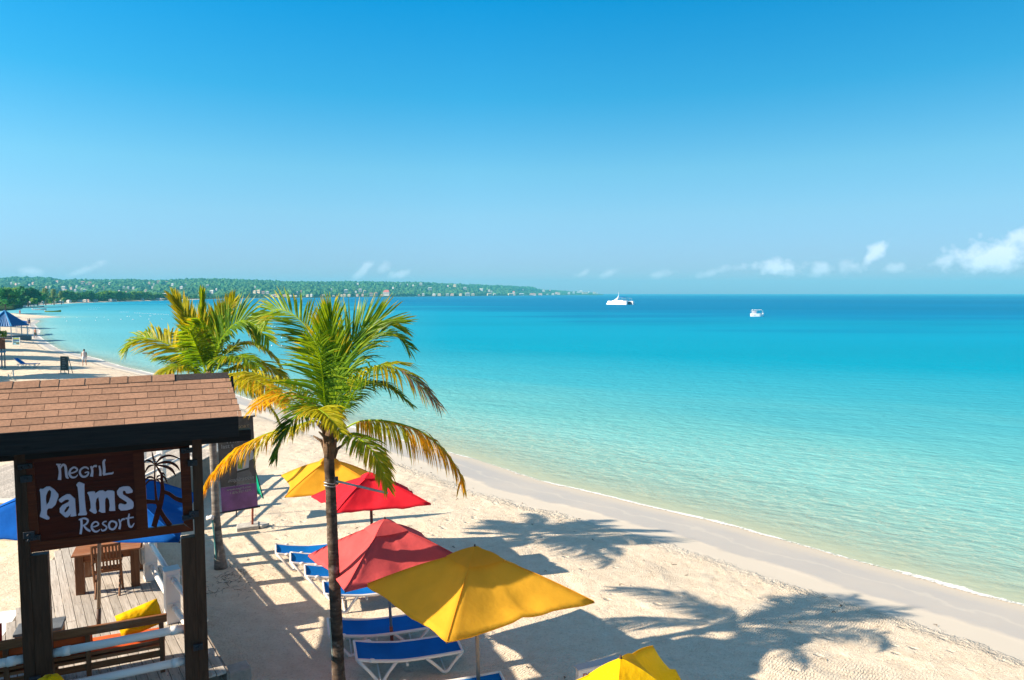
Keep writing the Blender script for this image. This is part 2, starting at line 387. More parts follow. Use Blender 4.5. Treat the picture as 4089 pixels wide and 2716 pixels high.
# ---- sea
def water_material():
    m, nt, b, N, L = nodes('sea water')
    at = N('ShaderNodeAttribute'); at.attribute_name = 'offshore'; d = at.outputs['Fac']
    ar = N('ShaderNodeAttribute'); ar.attribute_name = 'range'; rg = ar.outputs['Fac']
    v = coords(nt); vl = coords(nt, scale=(.35, 1, 1), rot=R(12))
    n1 = noise_(nt, .02, 5, .6, coords(nt, scale=(.25, 1, 1)))
    # bottom seen through the water: white sand, deeper and bluer with depth, weed beds far out
    lg = math_(nt, 'LOGARITHM', math_(nt, 'ADD', d, 1.0), 10.0)      # 0..3.6
    lg = math_(nt, 'ADD', lg, math_(nt, 'MULTIPLY', math_(nt, 'SUBTRACT', n1, .5), .35))
    # near-shore bars
    bar = math_(nt, 'MULTIPLY', math_(nt, 'SUBTRACT', noise_(nt, .10, 4, .55, coords(nt, scale=(.4, 1.6, 1), rot=R(40))), .5), .34)
    fade = ramp_(nt, math_(nt, 'MULTIPLY', d, .02), [(0, 0), (.05, 1), (.9, 1), (1, .3)])
    lg = math_(nt, 'ADD', lg, math_(nt, 'MULTIPLY', bar, fade))
    c = ramp_(nt, math_(nt, 'MULTIPLY', lg, .28), WATER)
    ba = N('ShaderNodeAttribute'); ba.attribute_name = 'bay'; c = mixc(nt, math_(nt, 'MULTIPLY', ba.outputs['Fac'], .6), c, (.17, .42, .48))
    # caustic light net painted into the colour of the shallows
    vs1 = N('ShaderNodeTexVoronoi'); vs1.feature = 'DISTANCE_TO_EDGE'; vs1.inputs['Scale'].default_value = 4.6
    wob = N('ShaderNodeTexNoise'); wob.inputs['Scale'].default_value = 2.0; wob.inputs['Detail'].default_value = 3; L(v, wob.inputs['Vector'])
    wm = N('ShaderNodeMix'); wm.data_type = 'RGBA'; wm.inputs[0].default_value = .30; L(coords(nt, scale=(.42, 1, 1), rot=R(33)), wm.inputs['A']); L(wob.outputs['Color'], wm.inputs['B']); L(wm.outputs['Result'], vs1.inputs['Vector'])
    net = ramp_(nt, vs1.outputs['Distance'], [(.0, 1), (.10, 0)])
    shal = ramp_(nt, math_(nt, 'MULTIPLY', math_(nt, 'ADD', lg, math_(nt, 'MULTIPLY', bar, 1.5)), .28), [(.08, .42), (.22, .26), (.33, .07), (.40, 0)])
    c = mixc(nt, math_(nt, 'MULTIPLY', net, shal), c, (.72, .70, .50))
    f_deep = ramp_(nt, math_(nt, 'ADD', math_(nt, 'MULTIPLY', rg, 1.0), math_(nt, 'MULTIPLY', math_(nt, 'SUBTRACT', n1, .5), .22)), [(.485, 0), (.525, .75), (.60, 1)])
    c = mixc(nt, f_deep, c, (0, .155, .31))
    nb = noise_(nt, .006, 4, .6, coords(nt, scale=(.15, 1, 1)))
    c = mixc(nt, 1.0, c, ramp_(nt, nb, [(.35, .86), (.65, 1.1)]), 'MULTIPLY')
    nt.nodes.remove(b); b = N('ShaderNodeBsdfDiffuse'); L(c, b.inputs['Color'])
    # ripples
    w1 = noise_(nt, 2.2, 5, .6, coords(nt, scale=(.5, 1, 1), rot=R(40)), .5); w2 = noise_(nt, 7.5, 4, .6, coords(nt, scale=(.6, 1, 1), rot=R(20)), .6)
    w3 = noise_(nt, .35, 5, .55, coords(nt, scale=(.3, 1, 1), rot=R(8)), .3)
    w4 = noise_(nt, .9, 4, .6, coords(nt, scale=(.22, 1, 1), rot=R(14)), .4)
    vo = N('ShaderNodeTexVoronoi'); vo.feature = 'SMOOTH_F1'; vo.inputs['Scale'].default_value = 3.1; L(coords(nt, scale=(.5, 1, 1), rot=R(35)), vo.inputs['Vector'])
    h = math_(nt, 'ADD', math_(nt, 'MULTIPLY', w1, .5), math_(nt, 'MULTIPLY', w2, .2))
    h = math_(nt, 'ADD', h, math_(nt, 'MULTIPLY', w3, 1.0)); h = math_(nt, 'ADD', h, math_(nt, 'MULTIPLY', vo.outputs['Distance'], .35))
    n = bump_(nt, None, h, .20, 1); L(bump_(nt, None, math_(nt, 'ADD', h, math_(nt, 'MULTIPLY', w4, 1.6)), .12, 1), b.inputs['Normal'])
    # clear thin water at the edge
    clear = N('ShaderNodeBsdfTransparent'); clear.inputs[0].default_value = (.90, 1, .96, 1)
    gl = N('ShaderNodeBsdfGlossy'); gl.inputs['Roughness'].default_value = .26; L(n, gl.inputs['Normal'])
    fr = N('ShaderNodeFresnel'); fr.inputs[0].default_value = 1.33; frp = math_(nt, 'MULTIPLY', fr.outputs[0], .16); L(n, fr.inputs['Normal'])
    mc = N('ShaderNodeMixShader'); L(frp, mc.inputs[0]); L(clear.outputs[0], mc.inputs[1]); L(gl.outputs[0], mc.inputs[2])
    body = ramp_(nt, math_(nt, 'MULTIPLY', d, .1), [(0, .0), (.02, .10), (.12, .45), (.35, .8), (.8, 1)])
    mx = N('ShaderNodeMixShader'); bw = N('ShaderNodeMixShader'); L(frp, bw.inputs[0]); L(b.outputs[0], bw.inputs[1]); L(gl.outputs[0], bw.inputs[2]); L(body, mx.inputs[0]); L(mc.outputs[0], mx.inputs[1]); L(bw.outputs[0], mx.inputs[2])
    L(mx.outputs[0], nt.nodes['Material Output'].inputs[0])
    return m
WATER = [(0, (.64, .74, .62)), (.10, (.42, .60, .52)), (.20, (.25, .48, .43)), (.34, (.13, .42, .42)), (.46, (.05, .355, .43)), (.61, (.0, .28, .40)), (.80, (.0, .24, .38)), (1, (.0, .18, .34))]
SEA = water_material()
ys = np.concatenate([np.linspace(6, 40, 150), 40 * (35000 / 40) ** (np.linspace(0, 1, 260)[1:])])
ts = np.linspace(-1.1, 1.5, 300)
Yw, Tw = np.meshgrid(ys, ts, indexing='ij'); Xw = Tw * (Yw + 8)
Sw = sdist(Xw, Yw)
wave = smooth_noise(Xw, Yw, 4.5, 9, 2) * .012 * np.clip(-Sw / 6, 0, 1) * np.clip(1 - Yw / 200, 0, 1)
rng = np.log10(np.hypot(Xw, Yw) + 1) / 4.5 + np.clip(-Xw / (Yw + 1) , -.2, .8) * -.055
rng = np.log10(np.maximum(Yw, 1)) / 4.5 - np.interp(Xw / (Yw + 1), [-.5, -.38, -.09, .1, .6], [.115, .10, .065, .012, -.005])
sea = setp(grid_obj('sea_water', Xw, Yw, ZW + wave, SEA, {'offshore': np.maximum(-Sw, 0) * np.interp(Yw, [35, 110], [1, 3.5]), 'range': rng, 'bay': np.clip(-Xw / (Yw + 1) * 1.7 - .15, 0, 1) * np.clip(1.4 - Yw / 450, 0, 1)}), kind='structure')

# foam along the waterline: low ridges of froth, a real thin sheet with lumps
def foam():
    """lacy swash foam: a thin sheet just above the water's edge, holed by noise"""
    m, nt, b, N, L = nodes('sea foam')
    at = N('ShaderNodeAttribute'); at.attribute_name = 'across'; al = N('ShaderNodeAttribute'); al.attribute_name = 'amount'
    prof = ramp_(nt, at.outputs['Fac'], [(0, 0), (.25, .75), (.5, 1), (.62, .35), (1, 0)])
    n1 = noise_(nt, 9, 5, .65, coords(nt), .8); n2 = noise_(nt, 1.1, 3, .6, coords(nt))
    f = math_(nt, 'ADD', math_(nt, 'MULTIPLY', prof, al.outputs['Fac']), math_(nt, 'MULTIPLY', math_(nt, 'SUBTRACT', n1, .5), 1.6))
    f = math_(nt, 'ADD', f, math_(nt, 'MULTIPLY', math_(nt, 'SUBTRACT', n2, .5), 1.2))
    a = math_(nt, 'MULTIPLY', ramp_(nt, f, [(.42, 0), (.62, 1)]), ramp_(nt, prof, [(.02, 0), (.2, .9)]))
    b.inputs['Base Color'].default_value = (.82, .80, .74, 1); b.inputs['Roughness'].default_value = .7; b.inputs['Specular IOR Level'].default_value = .1
    L(a, b.inputs['Alpha'])
    for nm, i0, i1, step, w, amt in (('a', 2, 9, .06, .26, 1.0), ('b', 9, 19, .5, .55, .9)):
        pts = []
        for i in range(i0, i1):
            p, q = Vector((*S_PTS[i], 0)), Vector((*S_PTS[i + 1], 0)); n = max(2, int((q - p).length / step)); pts += [p.lerp(q, k / n) for k in range(n)]
        M = 9; X = []; Y = []; Z = []; A = []; Q = []
        for k, p in enumerate(pts):
            t = (pts[min(k + 1, len(pts) - 1)] - pts[max(k - 1, 0)]).normalized(); nr = Vector((-t.y, t.x, 0)); nr = -nr
            ww = w * (1 + .7 * noise.noise(p * .4)); off = .12 * noise.noise(p * .5) + .04 * noise.noise(p * 2.2)
            row = [p + nr * (off + ww * (j / (M - 1) - .5) * 2) for j in range(M)]
            X.append([r.x for r in row]); Y.append([r.y for r in row]); A.append([j / (M - 1) for j in range(M)]); Q.append([amt * (.75 + .5 * noise.noise(p * .15))] * M)
        X = np.array(X); Y = np.array(Y); S_ = sdist(X, Y); Z = np.maximum(ZW, beach_z(S_)) + .016
        o = grid_obj('sea_foam', X, Y, Z, m, {'across': np.array(A), 'amount': np.array(Q)})
        setp(o, 'thin lacy foam where small waves meet the near sand' if nm == 'a' else 'thin lacy foam along the curve of the far beach', 'foam', kind='stuff')
foam()

# ------------------------------------------------------------------ resort wing that shades the front of the deck (left of the frame)
def resort_building():
    t = thing('resort_building', (-13, 2, 0), 'pale rendered resort wing standing left of the deck, outside the frame', 'building')
    wall = plain('cream render', (.62, .56, .46), .85, .12, 2, .004)
    a, b, c, d = (-9.3, 9.3), (-16, 9.3), (-16, -6), (-9.3, -6)
    m = MB(); m.box((-12.65, 1.0, 2.6), (6.7, 14.0, 5.2)); obj('wall', m, wall, t)
    m = MB(); m.box((-12.65, 1.0, 5.32), (7.1, 14.4, .2)); obj('roof', m, plain('grey roof', (.2, .19, .18), .9), t)
    for k in range(3):
        m = MB(); m.box((-9.27, 6.2 - k * 4, 2.9), (.1, 1.3, 1.4)); w = obj('window', m, WHITE2, t)
        m = MB(); m.box((-9.21, 6.2 - k * 4, 2.9), (.04, 1.1, 1.2)); obj('pane', m, plain('window glass', (.03, .04, .05), .1, bump=0), w)
resort_building()

# ------------------------------------------------------------------ deck
UA = R(26); U = Vector((cos(UA), sin(UA), 0)); V = Vector((-sin(UA), cos(UA), 0)); K = Vector((0, 0, 1))
PB = Vector((-4.75, 10.1, 0))
def F(s, v, z): return PB + U * s + V * v + K * z
def PL(x, y, off=0):
    """photograph point on the sign plane, moved `off` towards the camera"""
    d = ray(x, y); q = PB - V * off; t = V.dot(q) / V.dot(d)
    return Vector((0, 0, CZ)) + d * t
def S(x, y, off=0): return PL(x / 3.1905 + 60, y / 3.1905 + 1780, off)
DZ = 1.2
W = Vector((-.588, .809, 0)); WN = Vector((.809, .588, 0))       # plank direction and across
DPOLY = [Vector((-4.42, 10.3)), Vector((-11.0, 19.28)), Vector((-11.7, 18.8)), Vector((-9.90, 14.4)), Vector((-8.7, 11.5)), Vector((-8.4, 8.2))]
def clip_line(c, lo, hi, poly):
    o = WN.xy * c; ts = []
    n = len(poly)
    for i in range(n):
        a, b = poly[i], poly[(i + 1) % n]; ca, cb = a.dot(WN.xy) - c, b.dot(WN.xy) - c
        if (ca > 0) != (cb > 0): p = a.lerp(b, ca / (ca - cb)); ts.append(p.dot(W.xy))
    return (min(ts), max(ts)) if len(ts) >= 2 else None
def deck():
    t = thing('wooden_deck', (-7, 12, 0), 'raised deck of grey weathered planks in front of the palms, carrying table and bench', 'deck')
    cs = [p.dot(WN.xy) for p in DPOLY]; c = min(cs) + .07; w = .145
    scr = MB()
    while c < max(cs) - .02:
        r = clip_line(c, 0, 0, DPOLY)
        if r and r[1] - r[0] > .15:
            mb = MB(); mid = (r[0] + r[1]) / 2; o = W * mid + WN * c
            if r[1] - r[0] > 4.2:
                j = rnd.uniform(.35, .65); cut = r[0] + (r[1] - r[0]) * j; segs = [(r[0], cut - .002), (cut + .002, r[1])]
            else: segs = [r]
            for a, b in segs:
                mb = MB(); mb.box(W * ((a + b) / 2) + WN * c + K * (DZ - .019 + rnd.uniform(-.002, .002)), (b - a, w - .009, .038), W, WN, K)
                obj('plank', mb, W_DECK, t, bevel=.003)
            x = r[0] + .3
            while x < r[1]:
                for s in (-1, 1): scr.tube([W * x + WN * (c + s * .04) + K * (DZ - .01), W * x + WN * (c + s * .04) + K * (DZ + .003)], .006, 6)
                x += .6
        c += w
    obj('screw', scr, DARKMET, t)['kind'] = 'stuff'
    # joists, skirt and posts beneath
    m = MB(); n = len(DPOLY); ctr = sum(DPOLY, Vector((0, 0))) / n
    for i in range(n):
        a = ctr + (DPOLY[i] - ctr) * .975; b = ctr + (DPOLY[(i + 1) % n] - ctr) * .975; a = Vector((*a, 0)); b = Vector((*b, 0)); d = (b - a)
        nn = Vector((d.y, -d.x, 0)).normalized()
        m.box((a + b) / 2 + K * .60, (d.length, .05, 1.11), d, nn, K)
    obj('skirt', m, plain('grey skirting boards', (.16, .13, .10), .85), t)
    m = MB(); e = DPOLY[0]; d = W
    p0 = Vector((*e, 0)) + WN * .05
    m.box(p0 + W * 5.5 + K * (DZ - .11), (11.1, .045, .2), W, WN, K); obj('edge_board', m, wood('edge board', (.13, .10, .08), (.3, .25, .2), rot=-R(126)), t)
deck()

def front_sand_steps():
    b = thing('concrete_block', P(936, 2716, z=0), 'grey concrete block on the shaded sand beside the deck corner', 'block')
    c = P(938, 2716, z=.1); m = MB(); m.box((c.x, c.y, .16), (.34, .5, .34), W, WN); obj('block', m, CONC, b, bevel=.02)
front_sand_steps()

# ------------------------------------------------------------------ railings
def pipe_rail(name, label, posts, rails, r, ring_every=None, disc=None, group=None):
    t = thing(name, posts[0][0] if posts else rails[0][0], label, 'railing', group)
    for (p, h, s) in posts:
        m = MB(); m.box(p + K * (h / 2), (s, s, h), WN, W, K); po = obj('post', m, WHITE2, t, bevel=.008)
        m = MB(); m.box(p + K * (h + .012), (s + .03, s + .03, .022), WN, W, K); obj('cap', m, WHITE2, po, bevel=.006)
        for z in (.30, .80):
            for sg in (-1, 1):
                m = MB(); m.box(p + K * z + W * sg * (s / 2 + .008), (s * .72, .016, s * .6), WN, W, K); obj('flange', m, WHITE, po)
    for a, b in rails:
        m = MB(); m.tube([a, b], r, 14); rl = obj('rail', m, WHITE, t, smooth=True)
        d = (b - a).normalized(); ln = (b - a).length; k = [.16, ln - .16] if ln > .8 else []
        for x in k:
            m = MB(); m.tube([a + d * (x - .05), a + d * (x + .05)], r * 1.14, 14); obj('coupling', m, WHITE, rl, smooth=True)
    return t
P1 = Vector((-6.03, 11.98, DZ)); P2 = Vector((-7.36, 13.79, DZ)); P3 = Vector((-8.64, 15.56, DZ)); P4 = Vector((-9.90, 17.30, DZ)); P5 = Vector((-11.0, 18.85, DZ))
def seg(a, b, z, g=.13):
    d = (b - a).normalized(); return (a + d * g + K * z, b - d * g + K * z)
rp = Vector((-4.62, 10.22, DZ))
rr = [seg(x, y, z) for x, y in ((P1, P2), (P2, P3), (P3, P4), (P4, P5), (rp, P1)) for z in (.80, .30)]
rt = pipe_rail('side_railing', 'white pipe railing with square posts along the beach side of the deck', [(P1, .94, .235), (P2, .94, .235), (P3, .94, .235), (P4, .94, .235), (P5, .94, .235)], rr, .046)
def rail_disc():
    c = P2 - WN * .13 - W * .10 + K * .55
    m = MB(); m.tube([c, c - WN * .06], .165, 22); obj('round_plate', m, CONC, rt, smooth=False, bevel=.012)
    # drooping white hose loop behind the nearest post
    m = MB(); a = P1 + WN * .13 + K * .78; m.tube([a, a + WN * .14 - W * .2 - K * .12, a + WN * .22 - W * .42 - K * .38, a + WN * .20 - W * .6 - K * .62, a + WN * .1 - W * .72 - K * .78], .028, 8)
    obj('hose', m, WHITE, rt, smooth=True)
rail_disc()
fr = [(F(-1.81, .06, 2.0), F(-.12, .06, 2.0)), (F(-1.81, .06, 1.5), F(-.12, .06, 1.5)), (F(-4.2, .06, 2.0), F(-2.12, .06, 2.0)), (F(-4.2, .06, 1.5), F(-2.12, .06, 1.5))]
pipe_rail('front_railing', 'white pipe railing between the dark sign posts in front of the bench', [], fr, .058)

# ------------------------------------------------------------------ the sign gateway
def gateway():
    g = thing('sign_shelter', F(-.9, 0, 0), 'dark timber gateway with a small brown shingled roof over the resort sign', 'shelter')
    for s0, s1, a, b in ((-2.135, -2.00, -2.00, -1.80), (.03, .165, -.155, .03)):
        m = MB(); m.box(F((s0 + s1) / 2, .04, 2.42), (s1 - s0, .14, 4.94), U, V, K); p = obj('post', m, W_DARKV, g, bevel=.006)
        m = MB(); top = 3.45 if s0 < -1 else 3.40
        m.box(F((a + b) / 2, .042, top / 2), (b - a - .001, .148, top), U, V, K); obj('side_post', m, W_DARKV, p, bevel=.006)
        for z in (2.62, 3.75, 4.52, 1.75):
            m = MB(); c = F((a if s0 < -1 else b), -.035 - (.07 if z < 3 else 0), z); m.box(c, (.13, .05, .09), U, V, K, ); m.tube([c - V * .02, c - V * .055], .022, 8)
            if z != 2.62: obj('bracket', m, DARKMET, p, bevel=.004)
    # roof
    s0, s1 = -3.6, .64; ez = 5.275; rz = 5.81; run = .78; EV = -.75
    up = (V * run + K * (rz - ez)).normalized(); L = sqrt(run ** 2 + (rz - ez) ** 2); nrm = (K * run - V * (rz - ez)).normalized()
    m = MB(); e = F(0, EV, ez)
    for sg in (1, -1):
        vv = V * sg; upp = (vv * run + K * (rz - ez)).normalized(); nn = (K * run - vv * (rz - ez)).normalized()
        c = F((s0 + s1) / 2, EV + run, rz) - upp * L / 2 - nn * .016
        if sg == -1: c = F((s0 + s1) / 2, EV + run, rz) - upp * L / 2 - nn * .016
        m.box(c - U * .07, (s1 - s0 - .14, L, .022), U, upp, nn)
    roof = obj('roof', m, plain('roof boards', (.05, .035, .03), .8), g)
    sh = plain('brown asphalt shingle', (.40, .215, .13), .95, .2, 30, .003, 220, spec=.15, rand=.14)
    shd = plain('dark felt strip', (.055, .045, .042), .95, .3, 40, .003, 200, spec=.2)
    rows = 7; ex = (L - .06) / rows; tab = .35
    for sg in (1, -1):
        vv = V * sg; upp = (vv * run + K * (rz - ez)).normalized(); nn = (K * run - vv * (rz - ez)).normalized(); base = F(0, EV + run, rz) - upp * L
        for r in range(rows):
            x = s1 + .03 - .12 * (r / rows); off = (r * .5 + .15 + .04 * (r % 3)) % 1 * tab; first = True
            while x > s0:
                w = (off if first and off > .05 else tab); first = False
                x0 = max(s0, x - w)
                if sg == 1 or True:
                    mb = MB(); a = r * ex - .012; b = a + ex * 1.12
                    lift = .004
                    c0 = base + U * (x0 + .003) + upp * a; c1 = base + U * (x - .003) + upp * a; c2 = base + U * (x - .003) + upp * b; c3 = base + U * (x0 + .003) + upp * b
                    j = rnd.uniform(0, .0015); t1 = .011 + j; t0 = .0015 + j * .5
                    mb.add([c0, c1, c2, c3, c0 + nn * t1, c1 + nn * t1, c2 + nn * (t0 + .002), c3 + nn * (t0 + .002)], [(0, 3, 2, 1), (4, 5, 6, 7), (0, 1, 5, 4), (1, 2, 6, 5), (2, 3, 7, 6), (3, 0, 4, 7)])
                    if sg == 1: obj('shingle', mb, sh, roof)
                    elif x > -1.5 and r > 4: obj('shingle', mb, sh, roof)
                x = x0
    # ridge caps, the right end bare felt
    x = s1 - .09; k = 0
    rg = F(0, EV + run, rz)
    d1 = -(V * run + K * (rz - ez)).normalized(); d2 = -(-V * run + K * (rz - ez)).normalized(); n1 = nrm; n2 = (K * run + V * (rz - ez)).normalized()
    while x > s0:
        w = .72 if k == 0 else (.30 if k % 3 else .22); x0 = max(s0, x - w); mb = MB()
        h0 = .012 if k < 1 else .020; h1 = h0 - (.0 if k < 1 else .006); dp = .115 if k < 1 else .118 + .006 * (k % 2)
        vs = []
        for xx, h in ((x0 - (.0 if k < 1 else .02), h1), (x, h0)):
            p = rg + U * xx
            vs += [p + d1 * dp + n1 * h, p + K * (h * 1.35 + .002), p + d2 * dp + n2 * h, p + d1 * dp + n1 * (h - .007), p + d2 * dp + n2 * (h - .007)]
        mb.add(vs, [(0, 5, 6, 1), (1, 6, 7, 2), (0, 3, 8, 5), (2, 7, 9, 4), (5, 8, 9, 7, 6), (0, 1, 2, 4, 3)])
        o = obj('ridge_cap', mb, shd if k == 0 else sh, roof); x = x0; k += 1
    # fascia and beams beneath
    m = MB(); m.box(F((s0 + s1) / 2 - .01, EV - .02, 5.14), (s1 - s0 - .02, .045, .285), U, V, K); obj('fascia_board', m, W_DARK, g, bevel=.004)
    m = MB(); m.box(F((s0 + s1) / 2 - .01, -.37, 5.04), (s1 - s0 - .16, .72, .03), U, V, K); obj('soffit', m, W_DARK, g)
    m = MB(); m.box(F((s0 + s1) / 2 - .01, EV + 2 * run + .02, 5.14), (s1 - s0 - .02, .045, .285), U, V, K); obj('fascia_board', m, W_DARK, g, bevel=.004)
    m = MB(); m.box(F(-1.1, .05, 4.86), (3.9, .16, .17), U, V, K); obj('beam', m, W_DARK, g, bevel=.006)
    for s in (s0 + .02, s1 - .05):
        m = MB(); m.prism([F(s, EV + .02, 5.05), F(s, EV + .02, 5.25), F(s, EV + run, 5.77), F(s, EV + 2 * run - .02, 5.25), F(s, EV + 2 * run - .02, 5.05)], U * .03); obj('gable_board', m, W_DARK, g)
gateway()

def stroke(mb, pts, w, off, th, k=[0]):
    """a tapered brush stroke on the sign plane; pts in sign-drawing units"""
    k[0] += 1; off = off + (k[0] % 9) * .0004
    if not hasattr(w, '__len__'): w = [w] * len(pts)
    # smooth the path
    P2 = []; W2 = []; n = len(pts)
    for i in range(n - 1):
        p0, p1, p2, p3 = pts[max(i - 1, 0)], pts[i], pts[i + 1], pts[min(i + 2, n - 1)]
        for j in range(4):
            t = j / 4
            P2.append(tuple(.5 * ((2 * p1[a]) + (-p0[a] + p2[a]) * t + (2 * p0[a] - 5 * p1[a] + 4 * p2[a] - p3[a]) * t * t + (-p0[a] + 3 * p1[a] - 3 * p2[a] + p3[a]) * t ** 3) for a in (0, 1)))
            W2.append(w[i] + (w[i + 1] - w[i]) * t)
    P2.append(pts[-1]); W2.append(w[-1]); l = []; r = []; n = len(P2)
    for i, p in enumerate(P2):
        a = P2[max(i - 1, 0)]; b = P2[min(i + 1, n - 1)]; dx, dy = b[0] - a[0], b[1] - a[1]; q = hypot(dx, dy) or 1; nx, ny = -dy / q, dx / q; h = W2[i] / 2
        l.append((p[0] + nx * h, p[1] + ny * h)); r.append((p[0] - nx * h, p[1] - ny * h))
    lf = [S(*p, off) for p in l]; rf = [S(*p, off) for p in r]; m = len(lf); b = V * th
    mb.add(lf + rf + [p + b for p in lf] + [p + b for p in rf],
           [(i, i + 1, m + i + 1, m + i) for i in range(m - 1)] + [(2 * m + i, 3 * m + i, 3 * m + i + 1, 2 * m + i + 1) for i in range(m - 1)]
           + [(i, 2 * m + i, 2 * m + i + 1, i + 1) for i in range(m - 1)] + [(m + i, m + i + 1, 3 * m + i + 1, 3 * m + i) for i in range(m - 1)]
           + [(0, m, 3 * m, 2 * m), (m - 1, 3 * m - 1, 4 * m - 1, 2 * m - 1)])
def sign():
    t = thing('resort_sign', S(1200, 750), 'red brown wooden Negril Palms Resort sign with pale letters hung between the dark posts', 'sign')
    TL, TR, BR, BL = (130, 180), (2222, -10), (2275, 1085), (200, 1365)
    def lerp2(a, b, t): return (a[0] + (b[0] - a[0]) * t, a[1] + (b[1] - a[1]) * t)
    m = MB(); m.prism([S(*p, .0) for p in ((150, 190), (1630, 50), (1690, 1120), (205, 1340))], V * .03); obj('panel', m, W_MAHOG, t)
    for q in ([(130, 180), (235, 172), (318, 1222), (200, 1365)], [(200, 1365), (318, 1222), (2150, 1000), (2275, 1085)], [(2090, 0), (2222, -12), (2275, 1085), (2146, 985)], [(1500, 62), (1640, 50), (1695, 1052), (1552, 1072)],
              [(130, 180), (2222, -12), (2215, 30), (135, 225)]):
        m = MB(); m.prism([S(*p, .016) for p in q], V * .05); obj('frame', m, W_MAHOG2, t)
    LT = {}
    # big letters traced as outlines
    def letter(nm, out, holes=()):
        m = MB(); m.prism([S(*p, .022) for p in out], V * .02, holes=[[S(*p, .022) for p in h] for h in holes]); obj('letter', m, LETTER, t)['label'] = 'letter %s of Palms' % nm
    letter('P', [(312, 565), (318, 550), (355, 553), (400, 522), (440, 520), (500, 560), (550, 620), (552, 650), (530, 710), (515, 755), (470, 797), (425, 800), (405, 830), (405, 885), (440, 918), (435, 938), (405, 943), (360, 925), (318, 905), (315, 893), (332, 830), (328, 700), (320, 600)],
           [[(440, 562), (460, 585), (455, 640), (430, 720), (402, 755), (392, 700), (395, 640), (415, 585)]])
    letter('a', [(555, 690), (600, 650), (660, 618), (700, 620), (765, 680), (770, 780), (780, 895), (725, 905), (703, 900), (715, 865), (700, 885), (670, 912), (640, 912), (570, 850), (568, 800), (600, 760), (680, 718), (690, 695), (672, 686), (640, 692), (592, 726), (570, 718)],
           [[(688, 765), (655, 785), (625, 838), (640, 855), (668, 828), (690, 790)]])
    letter('l', [(780, 500), (800, 470), (820, 463), (885, 490), (882, 520), (884, 600), (890, 700), (903, 830), (918, 865), (910, 885), (805, 890), (803, 878), (822, 850), (818, 760), (807, 620), (797, 530)])
    letter('m', [(920, 600), (935, 590), (975, 585), (1003, 583), (1020, 590), (1017, 612), (1070, 575), (1120, 570), (1150, 590), (1180, 570), (1240, 572), (1265, 585), (1270, 700), (1277, 830), (1210, 833), (1197, 825), (1207, 760), (1197, 690), (1172, 655), (1150, 680), (1146, 740), (1150, 852), (1110, 856), (1065, 835), (1077, 800), (1073, 720), (1062, 655), (1037, 680), (1027, 740), (1030, 800), (1042, 850), (1025, 868), (1000, 862), (945, 827), (965, 795), (960, 720), (942, 640)])
    letter('s', [(1500, 575), (1495, 598), (1440, 610), (1415, 606), (1405, 578), (1385, 570), (1370, 590), (1378, 625), (1430, 655), (1480, 690), (1508, 720), (1512, 770), (1500, 800), (1430, 822), (1350, 828), (1320, 800), (1318, 760), (1330, 742), (1350, 740), (1400, 752), (1425, 740), (1423, 718), (1395, 700), (1330, 660), (1302, 620), (1298, 580), (1330, 537), (1380, 520), (1440, 518), (1462, 525), (1482, 550)])
    def brush(nm, word, strokes):
        m = MB()
        for pts, w in strokes: stroke(m, pts, w, .014, .012)
        obj('letter', m, LETTER, t)['label'] = 'letter %s of %s' % (nm, word)
    brush('N', 'Negril', [([(553, 238), (572, 330), (566, 436)], [34, 30, 46]), ([(524, 240), (585, 240)], 16), ([(570, 305), (605, 246), (640, 262), (652, 350), (660, 400), (684, 416)], [14, 26, 30, 34, 30, 12])])
    brush('e', 'Negril', [([(692, 352), (740, 345), (785, 322), (790, 298), (752, 276), (706, 308), (692, 362), (722, 402), (768, 402), (798, 372)], [14, 18, 18, 22, 22, 26, 30, 26, 18, 10])])
    brush('G', 'Negril', [([(938, 302), (915, 280), (875, 278), (832, 312), (828, 356), (858, 394), (902, 392), (932, 362), (930, 336), (888, 346)], [12, 20, 22, 26, 28, 26, 24, 22, 18, 14])])
    brush('r', 'Negril', [([(966, 262), (984, 320), (974, 394)], [26, 28, 40]), ([(978, 300), (1005, 262), (1042, 262)], [12, 22, 30])])
    brush('i', 'Negril', [([(1072, 256), (1086, 320), (1086, 384)], [20, 26, 32])])
    brush('L', 'Negril', [([(1152, 178), (1128, 210), (1136, 300), (1132, 368)], [18, 32, 34, 36]), ([(1122, 372), (1190, 358), (1240, 352), (1250, 334)], [22, 22, 22, 10])])
    brush('R', 'Resort', [([(842, 928), (848, 1020), (834, 1128)], [30, 30, 28]), ([(812, 946), (880, 926), (928, 952), (905, 1000), (856, 1022)], [14, 22, 26, 22, 12]), ([(872, 1016), (912, 1062), (960, 1092)], [14, 28, 22])])
    brush('e', 'Resort', [([(976, 1036), (1020, 1030), (1062, 1008), (1052, 980), (1018, 972), (982, 1004), (978, 1052), (1012, 1092), (1050, 1092), (1082, 1068)], [12, 16, 18, 18, 18, 24, 26, 24, 18, 8])])
    brush('s', 'Resort', [([(1166, 966), (1132, 972), (1116, 996), (1142, 1016), (1168, 1040), (1150, 1072), (1112, 1084), (1098, 1060)], [14, 16, 18, 18, 20, 20, 18, 10])])
    brush('o', 'Resort', [([(1240, 960), (1284, 980), (1290, 1020), (1256, 1064), (1212, 1058), (1196, 1014), (1212, 974), (1244, 960)], [20, 24, 24, 24, 24, 26, 22, 20])])
    brush('r', 'Resort', [([(1322, 938), (1340, 1000), (1328, 1064)], [16, 24, 30]), ([(1338, 985), (1362, 944), (1398, 934)], [10, 20, 24])])
    brush('t', 'Resort', [([(1456, 868), (1442, 950), (1456, 1022), (1488, 1034), (1518, 988)], [16, 26, 28, 22, 8]), ([(1406, 930), (1512, 912)], [18, 16])])
